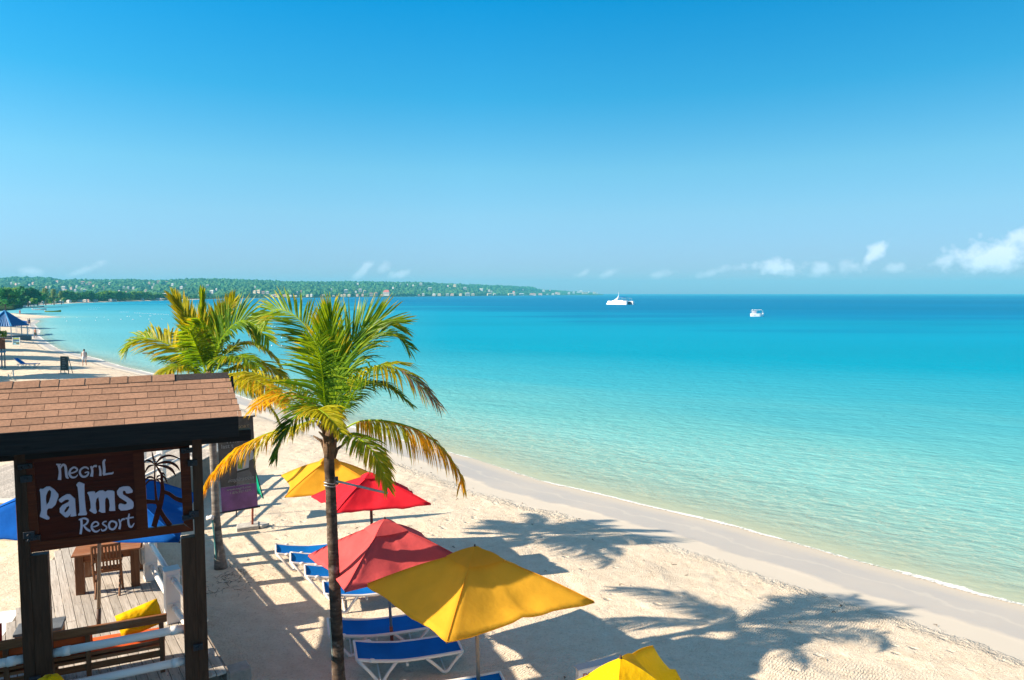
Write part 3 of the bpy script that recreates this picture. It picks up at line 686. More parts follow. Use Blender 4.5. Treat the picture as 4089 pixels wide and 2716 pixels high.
    # fretwork palms in the open window
    def fret(nm, strokes):
        m = MB()
        for pts, w in strokes: stroke(m, pts, w, -.004, .02)
        obj(nm, m, W_MAHOG, t)
    fret('fretwork_trunk', [([(1785, 230), (1779, 400), (1788, 560), (1800, 680), (1835, 790), (1890, 900), (1975, 1020)], [18, 20, 26, 36, 50, 56, 72]),
                            ([(1866, 380), (1874, 480), (1878, 600), (1852, 740), (1812, 880), (1770, 1035)], [30, 44, 60, 66, 70, 70]),
                            ([(1885, 590), (1960, 612), (2050, 676), (2150, 706)], [50, 46, 50, 64]), ([(1662, 715), (1740, 716), (1840, 724)], [60, 46, 50])])
    fret('fretwork_leaf', [([(1743, 70), (1762, 160), (1792, 242)], [4, 28, 14]), ([(1790, 235), (1850, 165), (1930, 130), (2010, 133), (2100, 172)], [8, 30, 26, 20, 12]),
                           ([(1795, 238), (1900, 212), (1990, 220), (2060, 262), (2098, 318)], [10, 34, 34, 28, 8]), ([(1795, 248), (1920, 268), (2000, 312), (2050, 392)], [10, 34, 36, 4]),
                           ([(1775, 236), (1720, 195), (1675, 188), (1648, 218)], [8, 26, 20, 6]), ([(1775, 246), (1712, 262), (1678, 300), (1655, 350)], [8, 26, 22, 6]), ([(1795, 250), (1838, 318), (1878, 385)], [10, 30, 26])])
    fret('fretwork_leaf', [([(1850, 372), (1885, 352), (1916, 388)], [10, 26, 4]), ([(1862, 385), (1908, 408), (1942, 482)], [12, 28, 4]), ([(1850, 380), (1818, 392), (1800, 428)], [10, 22, 4]),
                           ([(1795, 432), (1735, 402), (1690, 408), (1660, 442)], [8, 24, 22, 6]), ([(1785, 442), (1722, 440), (1684, 468), (1660, 510)], [8, 22, 22, 6]), ([(1800, 432), (1845, 425), (1885, 460)], [8, 20, 6]), ([(1790, 440), (1830, 448), (1850, 490)], [8, 18, 5])])
    for p in ((232, 1172), (2205, 912), (2190, 60), (130, 262)):
        m = MB(); c = S(*p, .03); m.box(c, (.16, .05, .07), U, V, K); m.tube([c - V * .02 + U * .03, c - V * .06 + U * .03], .024, 8); m.tube([c - V * .02 - U * .045 - K * .02, c - V * .05 - U * .045 - K * .02], .02, 8)
        obj('clamp', m, DARKMET, t, bevel=.004)
sign()

# ------------------------------------------------------------------ furniture on the deck
BU = Vector((.912, .410, 0)); BV = Vector((-.41, .912, 0))
def bench():
    o = Vector((-5.34, 10.32, DZ)); L = 3.0
    t = thing('garden_bench', o, 'long slatted wooden bench seen from behind, orange cushions on it, behind the white front rail', 'bench')
    def B(s, v, z): return o - BU * s + BV * v + K * z
    for s in (.03, L / 3, 2 * L / 3, L):
        m = MB(); m.box(B(s, .01, .45), (.065, .05, .9), BU, BV, K); obj('upright', m, W_TEAK, t, bevel=.004)
    m = MB(); m.box(B(L / 2, 0, .85), (L + .1, .045, .13), BU, BV, K); obj('top_rail', m, W_TEAKH, t, bevel=.008)
    for z in (.30, .41, .49, .57, .65):
        m = MB(); m.box(B(L / 2, .012, z), (L, .022, .045 if z > .31 else .10), BU, BV, K); obj('back_slat', m, W_TEAKH, t, bevel=.004)
    for k in range(5):
        m = MB(); m.box(B(L / 2, .09 + k * .105, .40), (L, .09, .025), BU, BV, K); obj('seat_slat', m, W_TEAKH, t)
    for s in (.05, L / 2, L - .02):
        m = MB(); m.box(B(s, .5, .2), (.065, .06, .4), BU, BV, K); obj('leg', m, W_TEAK, t, bevel=.004)
    return B
Bn = bench()
def cushion(name, label, c, size, X, Y, Z, mat, puff=.5, n=8, wob=.012):
    c = Vector(c); X = Vector(X).normalized(); Y = Vector(Y).normalized(); Z = Vector(Z).normalized(); mb = MB(); vs = []; N2 = n * 2
    bm = bmesh.new(); bmesh.ops.create_grid(bm, x_segments=n, y_segments=n, size=.5)
    top = [v.co.copy() for v in bm.verts]; fs = [[v.index for v in f.verts] for f in bm.faces]; bm.free()
    for sg in (1, -1):
        vv = []
        for p in top:
            e = max(0, (1 - (2 * abs(p.x)) ** 4)) * max(0, (1 - (2 * abs(p.y)) ** 4)); h = sg * (size[2] / 2) * (e ** puff)
            w = noise.noise(p * 5 + c) * wob; sx = 1 - .06 * (2 * abs(p.y)) ** 2 * (1 - abs(2 * p.x)) ; sy = 1 - .05 * (1 - abs(2 * p.x))
            vv.append(c + X * p.x * size[0] * sx + Y * p.y * size[1] + Z * (h + w * e))
        mb.add(vv, fs if sg > 0 else [f[::-1] for f in fs])
    return setp(obj(name, mb, mat, smooth=True, loc=c), label, 'cushion')
cushion('seat_cushion', 'long orange seat cushion lying on the slatted bench', Bn(1.5, .30, .47), (2.85, .5, .11), BU, BV, K, OCUSH, .25)
cushion('back_cushion', 'orange back cushion leaning inside the bench back, left of the yellow pillow', Bn(1.55, .10, .66), (1.2, .38, .12), BU, K + BV * -.15, BV, OCUSH, .3)
cushion('yellow_pillow', 'big yellow pillow leaning over the right end of the bench back', Bn(.33, .18, .82), (.60, .40, .26), BU + K * .30, K + BV * .05 - BU * .25, BV - K * .3, YCUSH, .55, 12, .05)
cushion('red_pillow', 'dark red pillow on the left end of the bench at the picture edge', Bn(2.28, .22, .88), (.40, .40, .18), BU, K + BV * .1, BV, RCUSH, .5)

def table():
    a = Vector((-8.36, 13.10, DZ)); t = thing('wooden_table', a, 'square weathered wooden dining table on the deck under the blue umbrella', 'table')
    X = BU; Y = BV; h = .78; w = 1.0; l = 1.02
    for sx in (0, 1):
        for sy in (0, 1):
            m = MB(); m.box(a + X * sx * (w - .06) + Y * sy * l * .9 + K * h / 2, (.15, .14, h), X, Y, K); obj('leg', m, W_TEAK, t, bevel=.006)
    for sy in (0, 1):
        m = MB(); m.box(a + X * (w - .06) / 2 + Y * (sy * l * .9) + K * (h - .1), (w - .06 - .152, .04, .13), X, Y, K); obj('apron', m, W_TEAKH, t)
    for k in range(7):
        m = MB(); m.box(a + X * (w - .06) / 2 + Y * (-.09 + k * .165 + .0) + K * (h + .016), (w + .16, .158, .03), X, Y, K); obj('board', m, W_TEAKH, t, bevel=.003)
table()
def chair():
    a = Vector((-7.95, 12.83, DZ)); X = BU; Y = BV; t = thing('folding_chair', a, 'brown slatted folding chair pushed up to the wooden table, seen from behind', 'chair')
    for s in (0, .46):
        p = a + X * s
        m = MB(); m.tube([p + Y * .34 - K * .0, p + Y * .14 + K * .45, p - Y * .02 + K * 1.04], .024, 6); obj('back_leg', m, W_TEAK, t)
        m = MB(); q = p + X * (.03 if s == 0 else -.03); m.tube([q, q + Y * .20 + K * .25, q + Y * .44 + K * .46], .022, 6); obj('front_leg', m, W_TEAK, t)
        m = MB(); m.box(p + Y * .26 + K * .66, (.05, .42, .025), X, Y, K); obj('armrest', m, W_TEAK, t, bevel=.003)
    for k in range(7):
        s = .055 + k * .058
        m = MB(); m.box(a + X * s + Y * .075 + K * .745, (.032, .014, .54), X, Y, K + Y * -.29); obj('back_slat', m, W_TEAK, t)
    for z, y in ((.48, .13), (.70, .075), (1.02, -.015)):
        m = MB(); m.box(a + X * .23 + Y * (y + .012) + K * z, (.44, .025, .045 if z != .70 else .03), X, Y, K); obj('cross_rail', m, W_TEAKH, t)
    for k in range(6):
        m = MB(); m.box(a + X * .23 + Y * (.15 + k * .058) + K * .46, (.42, .045, .018), X, Y, K); obj('seat_slat', m, W_TEAKH, t)
chair()
def side_table():
    c = P(160, 2498, z=DZ + .42); t = thing('side_table', (c.x, c.y, DZ), 'low blocky side table with grey top behind the left sign post', 'table')
    m = MB(); m.box((c.x, c.y, DZ + .40), (.66, .42, .05), BU, BV); obj('top', m, plain('grey worn top', (.12, .13, .14), .7), t, bevel=.006)
    m = MB(); m.box((c.x, c.y, DZ + .32), (.62, .38, .10), BU, BV); obj('apron', m, W_TEAKH, t)
    for a in (-.27, .27):
        for b in (-.15, .15):
            m = MB(); m.box(Vector((c.x, c.y, DZ + .15)) + BU * a + BV * b, (.08, .08, .3), BU, BV); obj('leg', m, W_TEAK, t)
side_table()

# ------------------------------------------------------------------ parasols
def umbrella(name, label, corners, apex, mat, pole_base, pole, vent=True, sag=.07, scallop=.10, n=14, group='square beach parasols', wr=.026, ventmat=None, seed=0, valance=0, hubz=.5, vs=.24):
    apex = Vector(apex); C = [Vector(c) for c in corners]; t = thing(name, pole_base, label, 'parasol', group)
    mb = MB(); k = len(C); ctr = sum(C, Vector()) / k
    for i in range(k):
        A, B = C[i], C[(i + 1) % k]; idx = {}
        vs_ = []
        for r in range(n + 1):
            for c in range(n + 1):
                u = r / n; w = c / n
                e = A.lerp(B, w); e = e.lerp(ctr + K * (e.z - ctr.z), scallop * 4 * w * (1 - w) * u)
                p = apex.lerp(e, u)
                belly = 4 * w * (1 - w)
                p.z -= sag * belly * sin(pi * u * .9) * 1.0
                p.z += .045 * sin(pi * u) * (1 - belly)
                q = Vector((w * 3 + i * 7 + seed, u * 2, seed)); p.z += noise.noise(q * 1.7) * wr * u * belly * 3
                rdg = noise.noise(Vector((w * 9 + i * 5, u * .8, seed + 3))) ; p.z += rdg * wr * u * belly * 1.5
                vs_.append(p)
        fs = [(r * (n + 1) + c, (r + 1) * (n + 1) + c, (r + 1) * (n + 1) + c + 1, r * (n + 1) + c + 1) for r in range(n) for c in range(n)]
        mb.add(vs_, fs)
        # hem
        hv = [];
        for c in range(n + 1):
            p = vs_[n * (n + 1) + c]; out = (p - ctr); out.z = 0; out.normalize(); hv += [p, p - K * .03 - out * .012]
        mb.add(hv, [(2 * c, 2 * c + 1, 2 * c + 3, 2 * c + 2) for c in range(n)])
    can = obj('canopy', mb, mat, t, smooth=False)
    bm = bmesh.new(); bm.from_mesh(can.data); bmesh.ops.remove_doubles(bm, verts=bm.verts, dist=.0005)
    for f in bm.faces: f.smooth = True
    bm.to_mesh(can.data); bm.free()
    if vent:
        mb = MB(); m2 = 6
        for i in range(k):
            A, B = apex.lerp(C[i], vs), apex.lerp(C[(i + 1) % k], vs); vv = []
            for r in range(m2 + 1):
                for c in range(m2 + 1):
                    u = r / m2; w = c / m2; e = A.lerp(B, w); p = (apex + K * .07).lerp(e + K * .055, u); p.z -= .02 * 4 * w * (1 - w) * u; p.z += .02 * sin(pi * u); vv.append(p)
            mb.add(vv, [(r * (m2 + 1) + c, (r + 1) * (m2 + 1) + c, (r + 1) * (m2 + 1) + c + 1, r * (m2 + 1) + c + 1) for r in range(m2) for c in range(m2)])
        obj('vent_cap', mb, ventmat or mat, t, smooth=True)
    b = Vector(pole_base); hub = apex - K * .12; low = b.lerp(apex, 1 - hubz / (apex.z - b.z))
    for c in C:
        m = MB(); m.tube([apex.lerp(c, q) + K * (.045 * sin(pi * q) + .002) for q in np.linspace(.02, .995, 12)], .0065, 5); obj('seam', m, mat, can)
        m = MB(); m.tube([hub, apex.lerp(c, .5) - K * .03 + K * .02, c - K * .025], .012, 6); rb = obj('rib', m, BROWNPOLE, t)
        m = MB(); m.tube([low, apex.lerp(c, .42) - K * .04], .010, 6); obj('strut', m, BROWNPOLE, rb)
    mids = [ (C[i] + C[(i + 1) % k]) / 2 for i in range(k)]
    kk = 0
    for z0, z1, mt, r in pole:
        m = MB(); m.tube([b.lerp(apex, z0), b.lerp(apex, z1)], r, 12); obj('pole', m, mt, t, smooth=True)
    m = MB(); m.tube([low - K * .05, low + K * .05], .045, 10); obj('hub', m, BROWNPOLE, t)
    m = MB(); m.tube([apex + K * .03, apex + K * .10], [.022, .012], 8); obj('finial', m, BROWNPOLE, t)
    # sand collar where the pole is pushed in
    return t
def z5(a, b): return (750 + a / 2.1464, 1650 + b / 2.1464)
def z6(a, b): return (850 + a / 1.9675, 2050 + b / 1.9675)
A = lambda p, z: P(*p, z=z)
umbrella('parasol', 'farther yellow parasol half hidden behind the front palm trunk', [A(z5(800, 533), 2.1), A(z5(830, 716), 2.1), Vector((-3.05, 16.7, 2.1)), A(z5(1582, 520), 2.1)], A(z5(1215, 392), 2.78), YELLOW,
         (-4.7, 17.5, -.02), [(0, .98, BROWNPOLE, .028)], scallop=.14, seed=1, vs=.2)
umbrella('parasol', 'bright red parasol on a dark pole, just right of the front palm trunk', [A(z5(1057, 712), 2.1), A(z5(1270, 848), 2.1), A(z5(2085, 778), 2.1), A(z5(1885, 640), 2.1)], A(z5(1560, 530), 2.72), RED,
         (-3.30, 16.18, -.02), [(0, .98, BROWNPOLE, .034)], scallop=.06, seed=2, vs=.16)
umbrella('parasol', 'large faded red parasol with a vent flap on top and a two coloured pole', [A(z6(748, 332), 2.1), A(z6(1038, 610), 2.1), Vector((-.72, 12.32, 2.1)), Vector((-1.85, 13.95, 2.1))], A(z6(1352, 70), 2.80), PINK,
         P(*z6(1409, 1040), z=0), [(.0, .17, REDPOLE, .034), (.17, .98, METAL, .028)], scallop=.05, seed=3, vs=.27)
umbrella('parasol', 'nearest big yellow parasol over the last loungers, partly shaded by the sign roof', [A((1460, 2335), 2.1), A((1784, 2562), 2.1), A((2374, 2402), 2.1), Vector((-.24, 12.69, 2.1))], A((1896, 2197), 2.78), YELLOW,
         P(1912, 2790, z=0), [(0, .98, POLE, .033)], scallop=.04, seed=4, vs=.26)
def last_umbrella():
    C = [Vector((1.92, 9.15, 2.22)), Vector((2.75, 7.35, 2.0)), Vector((.9, 6.3, 1.95)), Vector((.05, 8.0, 2.0))]
    umbrella('parasol', 'crumpled bright yellow parasol cut by the bottom edge, beside the white lettered board', C, P(2478, 2650, D=7.75), YELLOW2, (1.3, 7.75, 0), [(0, .98, POLE, .033)], scallop=.12, sag=.12, seed=5, wr=.045, vs=.3)
last_umbrella()
# blue umbrella over the deck table
umbrella('parasol', 'big blue parasol over the deck table, seen behind the resort sign', [P(790, 1975, z=3.25), P(718, 2160, z=3.25), Vector((-8.95, 10.45, 3.25)), Vector((-9.25, 12.95, 3.25))], Vector((-7.08, 11.75, 4.0)), BLUE_C,
         P(394, 2512, z=DZ), [(0, .13, BROWNPOLE, .036), (.13, .98, POLE, .030)], scallop=.03, seed=6, group='deck parasol')
# green parasol leaning behind the banner
def green():
    a = P(985, 1760, D=21.2); b = P(1050, 1985, D=21.0); c = P(1030, 1990, D=20.9); d = P(960, 1930, D=21.4)
    t = thing('green_flag', (b.x, b.y, 0), 'green cloth flag edged in black hanging behind the tall banner', 'flag')
    m = MB(); n = 10; vs = []
    tl, tr, br, bl = P(935, 1800, D=21.3), P(1008, 1835, D=21.1), P(1052, 1990, D=20.9), P(1012, 1958, D=21.1)
    tl2 = P(940, 1900, D=21.4)
    for i in range(n + 1):
        for j in range(n + 1):
            u, w = i / n, j / n; p = tl2.lerp(bl, u).lerp(tr.lerp(br, u), w); p += Vector((0, .06 * sin(w * 9 + u * 2), 0)); vs.append(p)
    m.add(vs, [(i * (n + 1) + j, i * (n + 1) + j + 1, (i + 1) * (n + 1) + j + 1, (i + 1) * (n + 1) + j) for i in range(n) for j in range(n)])
    obj('cloth', m, GREEN, t, smooth=True)
    m = MB(); m.tube([tr, tr.lerp(br, .5), br, bl], .018, 6); obj('edging', m, DARKMET, t)
    m = MB(); m.tube([(tl2.x, tl2.y, 0), (tl2.x, tl2.y, tl.z + .1)], .02, 8); m.tube([(tl2.x, tl2.y, tl.z), tr], .014, 8); obj('pole', m, DARKMET, t)
green()

# closed yellow parasol just below the left post
def closed():
    c = P(214, 2690, D=8.75); t = thing('closed_parasol', (c.x, c.y - .1, DZ), 'top of a folded yellow parasol at the bottom left below the white rail', 'parasol')
    m = MB(); zs = [(0.0, .03), (-.03, .12), (-.10, .17), (-.3, .19), (-.6, .15), (-.78, .12)]; n = 18; vs = []
    for dz, r in zs:
        for k in range(n):
            a = 2 * pi * k / n; rr = r * (1 + .13 * sin(a * 6)); vs.append((c.x + rr * cos(a), c.y - .1 + rr * sin(a), c.z + .02 + dz))
    m.add(vs, [(i * n + k, (i + 1) * n + k, (i + 1) * n + (k + 1) % n, i * n + (k + 1) % n) for i in range(len(zs) - 1) for k in range(n)] + [tuple(range(n))[::-1]])
    obj('cloth', m, YCUSH, t, smooth=True)
    m = MB(); m.tube([(c.x, c.y - .1, DZ - .2), (c.x, c.y - .1, c.z)], .02, 8); obj('pole', m, POLE, t)
closed()

# ------------------------------------------------------------------ sun loungers
def make_lounger():
    t = thing('sun_lounger', (0, 0, 0), 'x', 'sun lounger', 'blue sun loungers lined up under the beach parasols')
    prof = [(0, .50), (.12, .475), (.34, .425), (.6, .385), (.8, .36), (1.1, .35), (1.5, .35), (1.93, .36)]
    xs = np.linspace(0, 1.93, 30); zs = np.interp(xs, [p[0] for p in prof], [p[1] for p in prof]); hw = .33
    m = MB(); vs = []; nj = 8
    for x, z in zip(xs, zs):
        for j in range(nj + 1):
            y = -hw + 2 * hw * j / nj; vs.append((x, y, z - .035 * (1 - (y / hw) ** 2) + .012))
    m.add(vs, [(i * (nj + 1) + j, (i + 1) * (nj + 1) + j, (i + 1) * (nj + 1) + j + 1, i * (nj + 1) + j + 1) for i in range(len(xs) - 1) for j in range(nj)])
    o = obj('sling', m, BLUE, t, smooth=True)
    for s in (-1, 1):
        m = MB(); m.tube([(x - .02 * 0, s * (hw + .015), z) for x, z in zip(xs, zs)], .030, 8); obj('side_rail', m, WHITE, t, smooth=True)
        m = MB(); m.ball((.26, s * (hw + .03), .455), .05, 8, 6, (1.3, .7, .8)); obj('hinge_knob', m, WHITE, t, smooth=True)
        for a, b, c in ((.02, .42, .70), (1.25, 1.60, 1.91)):
            za, zc = np.interp([a, c], xs, zs); y = s * (hw + .02)
            m = MB(); m.tube([(a, y, za - .01), (a + (b - a) * .5, y, (za) * .5), (b - .05, y, .04), (b, y, .03), (b + .05, y, .04), (c - (c - b) * .5, y, zc * .5), (c, y, zc - .01)], [.034, .028, .032, .036, .032, .028, .034], 8)
            obj('leg', m, WHITE, t, smooth=True)
    for x in (0, 1.93, .9):
        z = np.interp(x, xs, zs) - (.085 if x == .9 else 0); m = MB(); m.tube([(x, -hw - .03, z), (x, hw + .03, z)], .024, 8); obj('cross_bar', m, WHITE, t, smooth=True)
    for x in (.42, 1.60):
        m = MB(); m.tube([(x, -hw - .02, .04), (x, hw + .02, .04)], .016, 8); obj('foot_bar', m, WHITE, t, smooth=True)
    return t
L0 = make_lounger()
LA = R(17)
def lounger_at(hx, hy, ang, label, first=False, rot_loc=None):
    # hx, hy: photograph point of the far corner of the raised head end
    p = P(hx, hy, z=.5) if rot_loc is None else rot_loc
    c = p + Vector((sin(ang), -cos(ang), 0)) * .34; c.z = 0
    if first: L0.location = c; L0.rotation_euler = (0, 0, ang); L0['label'] = label
    else: copy_thing(L0, c, ang, label)
lounger_at(*z6(495, 245), R(19), 'farthest blue lounger, its whole head end in the sun left of the faded red parasol', first=True)
lounger_at(*z6(610, 310), R(18), 'second farthest blue lounger, overlapping the farthest one, foot under the faded red parasol')
lounger_at(*z6(722, 408), R(18), 'third farthest blue lounger, its head just left of the front palm trunk')
lounger_at(*z6(866, 538), R(18), 'blue lounger crossed by the front palm trunk, under the faded red parasol tip')
lounger_at(*z6(902, 830), R(17), 'blue lounger behind the grey and rust red parasol pole')
lounger_at(*z6(1108, 1008), R(17), 'nearest fully visible blue lounger, beneath the near corner of the big yellow parasol')
lg = P(*z6(2255, 1252), z=.36) - Vector((cos(R(17)), sin(R(17)), 0)) * 1.93
lounger_at(0, 0, R(17), 'blue lounger cut off by the bottom edge, right of the yellow parasol pole', rot_loc=lg)

# ------------------------------------------------------------------ palms
def Z4(x, y): return (450 + x * .60578, 1100 + y * .60578)
def catmull(pts, n):
    out = []; m = len(pts)
    for i in range(m - 1):
        p0, p1, p2, p3 = pts[max(i - 1, 0)], pts[i], pts[i + 1], pts[min(i + 2, m - 1)]
        for j in range(n):
            t = j / n; out.append(.5 * ((2 * p1) + (-p0 + p2) * t + (2 * p0 - 5 * p1 + 4 * p2 - p3) * t * t + (-p0 + 3 * p1 - 3 * p2 + p3) * t ** 3))
    out.append(pts[-1]); return out
GREENS = {'g': ((.065, .15, .008), (.135, .25, .010)), 'y': ((.30, .31, .008), (.48, .42, .012)), 'o': ((.52, .33, .010), (.70, .38, .015)), 'b': ((.24, .15, .08), (.40, .26, .15)), 'l': ((.16, .27, .010), (.29, .39, .012))}
def frond(parent, path, D0, ll, cols, droop=.6, nh=None, n=58, vee=.25, alpha=(62, 34), start=.13, seed=0, width=.017, tipcol=None, rough=.15):
    r = random.Random(seed * 13 + 5); n = int(n * 1.55); width *= .86
    pts = [P(*Z4(x, y), D=D0 + d) for x, y, d in path]; cv = catmull(pts, 10)
    ln = [0]
    for a, b in zip(cv[:-1], cv[1:]): ln.append(ln[-1] + (b - a).length)
    Lt = ln[-1]
    def at(t):
        s = t * Lt; i = 0
        while i < len(ln) - 2 and ln[i + 1] < s: i += 1
        f = (s - ln[i]) / max(1e-6, ln[i + 1] - ln[i]); return cv[i].lerp(cv[i + 1], min(1, f)), (cv[i + 1] - cv[i]).normalized()
    mb = MB(); NH = Vector(nh).normalized() if nh else None
    rc = tuple(x * 1.3 for x in GREENS['l'][1])
    mb.tube(cv, [.015 * (1 - .8 * i / (len(cv) - 1)) + .002 for i in range(len(cv))], 6, col=rc)
    for k in range(n):
        t = start + (1 - start) * (k + .5) / n; p, T = at(t)
        N_ = NH if NH is not None else Vector((0, 0, 1))
        side = T.cross(N_)
        if side.length < .15: side = T.cross(Vector((0, -1, .2)))
        side.normalize(); N_ = side.cross(T).normalized()
        prof = min(1, .45 + 1.9 * (t - start)) * (1 - .60 * max(0, (t - .45) / .55) ** 1.6)
        al = R(alpha[0] + (alpha[1] - alpha[0]) * t)
        for s in (-1, 1):
            if r.random() < .03: continue
            L = ll * 1.22 * prof * r.uniform(.86, 1.1); a = al + r.gauss(0, .07)
            d = (side * s * sin(a) + T * cos(a) + N_ * (vee + r.gauss(0, .08))).normalized()
            ll_ = 1; g = droop * .75 * r.uniform(.7, 1.35) * (1.6 if r.random() < rough else 1)
            d1 = (d - K * g * .25).normalized(); d2 = (d - K * g * .75).normalized(); d3 = (d - K * g * 1.35).normalized()
            tw = r.gauss(0, .35)
            wv = (T - d * T.dot(d)).normalized(); wv = (wv + N_ * tw).normalized() * width * (.75 + .5 * prof)
            q0 = p; q1 = q0 + d1 * L * .34; q2 = q1 + d2 * L * .33; q3 = q2 + d3 * L * .33
            cc = cols[min(len(cols) - 1, int(t * len(cols) + r.uniform(-.45, .45) * (len(cols) > 1)) if t * len(cols) > 0 else 0)] if True else cols[0]
            c0, c1 = GREENS[cc]; f = r.random(); col = tuple(x + (y - x) * f for x, y in zip(c0, c1))
            tc = col
            if r.random() < .35 or tipcol: bb = GREENS[tipcol or ('o' if cc != 'g' else 'y')][1]; tc = tuple(x * .5 + y * .5 for x, y in zip(col, bb))
            fold = d.cross(wv).normalized() * width * .35
            mb.add([q0 - wv * .4, q0 + wv * .4, q1 - wv, q1 + wv, q1 + fold], [(0, 1, 3, 4), (0, 4, 2)], col)
            mb.add([q1 - wv, q1 + fold, q1 + wv, q2 - wv * .8, q2 + fold * .6, q2 + wv * .8], [(0, 1, 4, 3), (1, 2, 5, 4)], col)
            mb.add([q2 - wv * .8, q2 + wv * .8, q3], [(0, 1, 2)], tc)
    return obj('frond', mb, LEAF, parent)
def trunk_mesh(pts, radii, ring=.07, seed=0, n=14, rough=.08):
    cv = catmull([Vector(p) for p in pts], 8); L = sum((b - a).length for a, b in zip(cv[:-1], cv[1:])); m = int(L / .018)
    out = []; rad = []; acc = 0; seglen = [0]
    for a, b in zip(cv[:-1], cv[1:]): seglen.append(seglen[-1] + (b - a).length)
    mb = MB(); r = random.Random(seed); ph = [r.uniform(0, 6) for _ in range(4)]
    verts = []
    nextring = 0; rr = []; s = 0
    while s < L + .2: rr.append(s); s += ring * r.uniform(.6, 1.5)
    rr = np.array(rr)
    for k in range(m + 1):
        s = k / m * L; i = min(len(cv) - 2, max(0, int(np.searchsorted(seglen, s)) - 1)); f = (s - seglen[i]) / (seglen[i + 1] - seglen[i]); p = cv[i].lerp(cv[i + 1], f)
        base = np.interp(s / L, np.linspace(0, 1, len(radii)), radii)
        j = int(np.searchsorted(rr, s)) - 1; fr_ = (s - rr[max(j, 0)]) / max(.01, (rr[min(j + 1, len(rr) - 1)] - rr[max(j, 0)]))
        saw = (1 - fr_) * rough * .9
        ring_ = []
        for a in range(n):
            an = 2 * pi * a / n; nz = noise.noise(Vector((cos(an) * 1.5, sin(an) * 1.5, s * 6 + seed))) * .07
            R_ = base * (1 + saw * (0.7 + .6 * noise.noise(Vector((an, j * 1.7, seed)))) + nz); ring_.append(p + Vector((cos(an), sin(an), 0)) * R_)
        verts += ring_
    mb.add(verts, [(i * n + k, i * n + (k + 1) % n, (i + 1) * n + (k + 1) % n, (i + 1) * n + k) for i in range(m) for k in range(n)] + [tuple((m) * n + k for k in range(n))])
    return mb
def bark(name, c1, c2, c3):
    m, nt, b, N, L = nodes(name)
    v = coords(nt, scale=(3, 3, 16)); f = noise_(nt, 1, 6, .7, v, .4); g = noise_(nt, 7, 5, .65, coords(nt))
    c = mixc(nt, ramp_(nt, f, [(.32, 0), (.66, 1)]), c1, c2); c = mixc(nt, ramp_(nt, g, [(.54, 0), (.68, .8)]), c, c3)
    h = noise_(nt, 1.3, 3, .5, coords(nt, scale=(1.2, 1.2, 2.6))); c = mixc(nt, ramp_(nt, h, [(.50, 0), (.62, .75)]), c, tuple(x * .45 for x in c1))
    L(c, b.inputs['Base Color']); b.inputs['Roughness'].default_value = .95; b.inputs['Specular IOR Level'].default_value = .15; bump_(nt, b, f, .02); return m
BARK1 = bark('dark palm bark', (.045, .030, .022), (.13, .09, .065), (.26, .22, .18))
BARK2 = bark('grey palm bark', (.15, .12, .10), (.30, .26, .215), (.36, .33, .29))
HUSK = plain('palm fibre', (.17, .10, .055), .95, .4, 12, .02, 30)

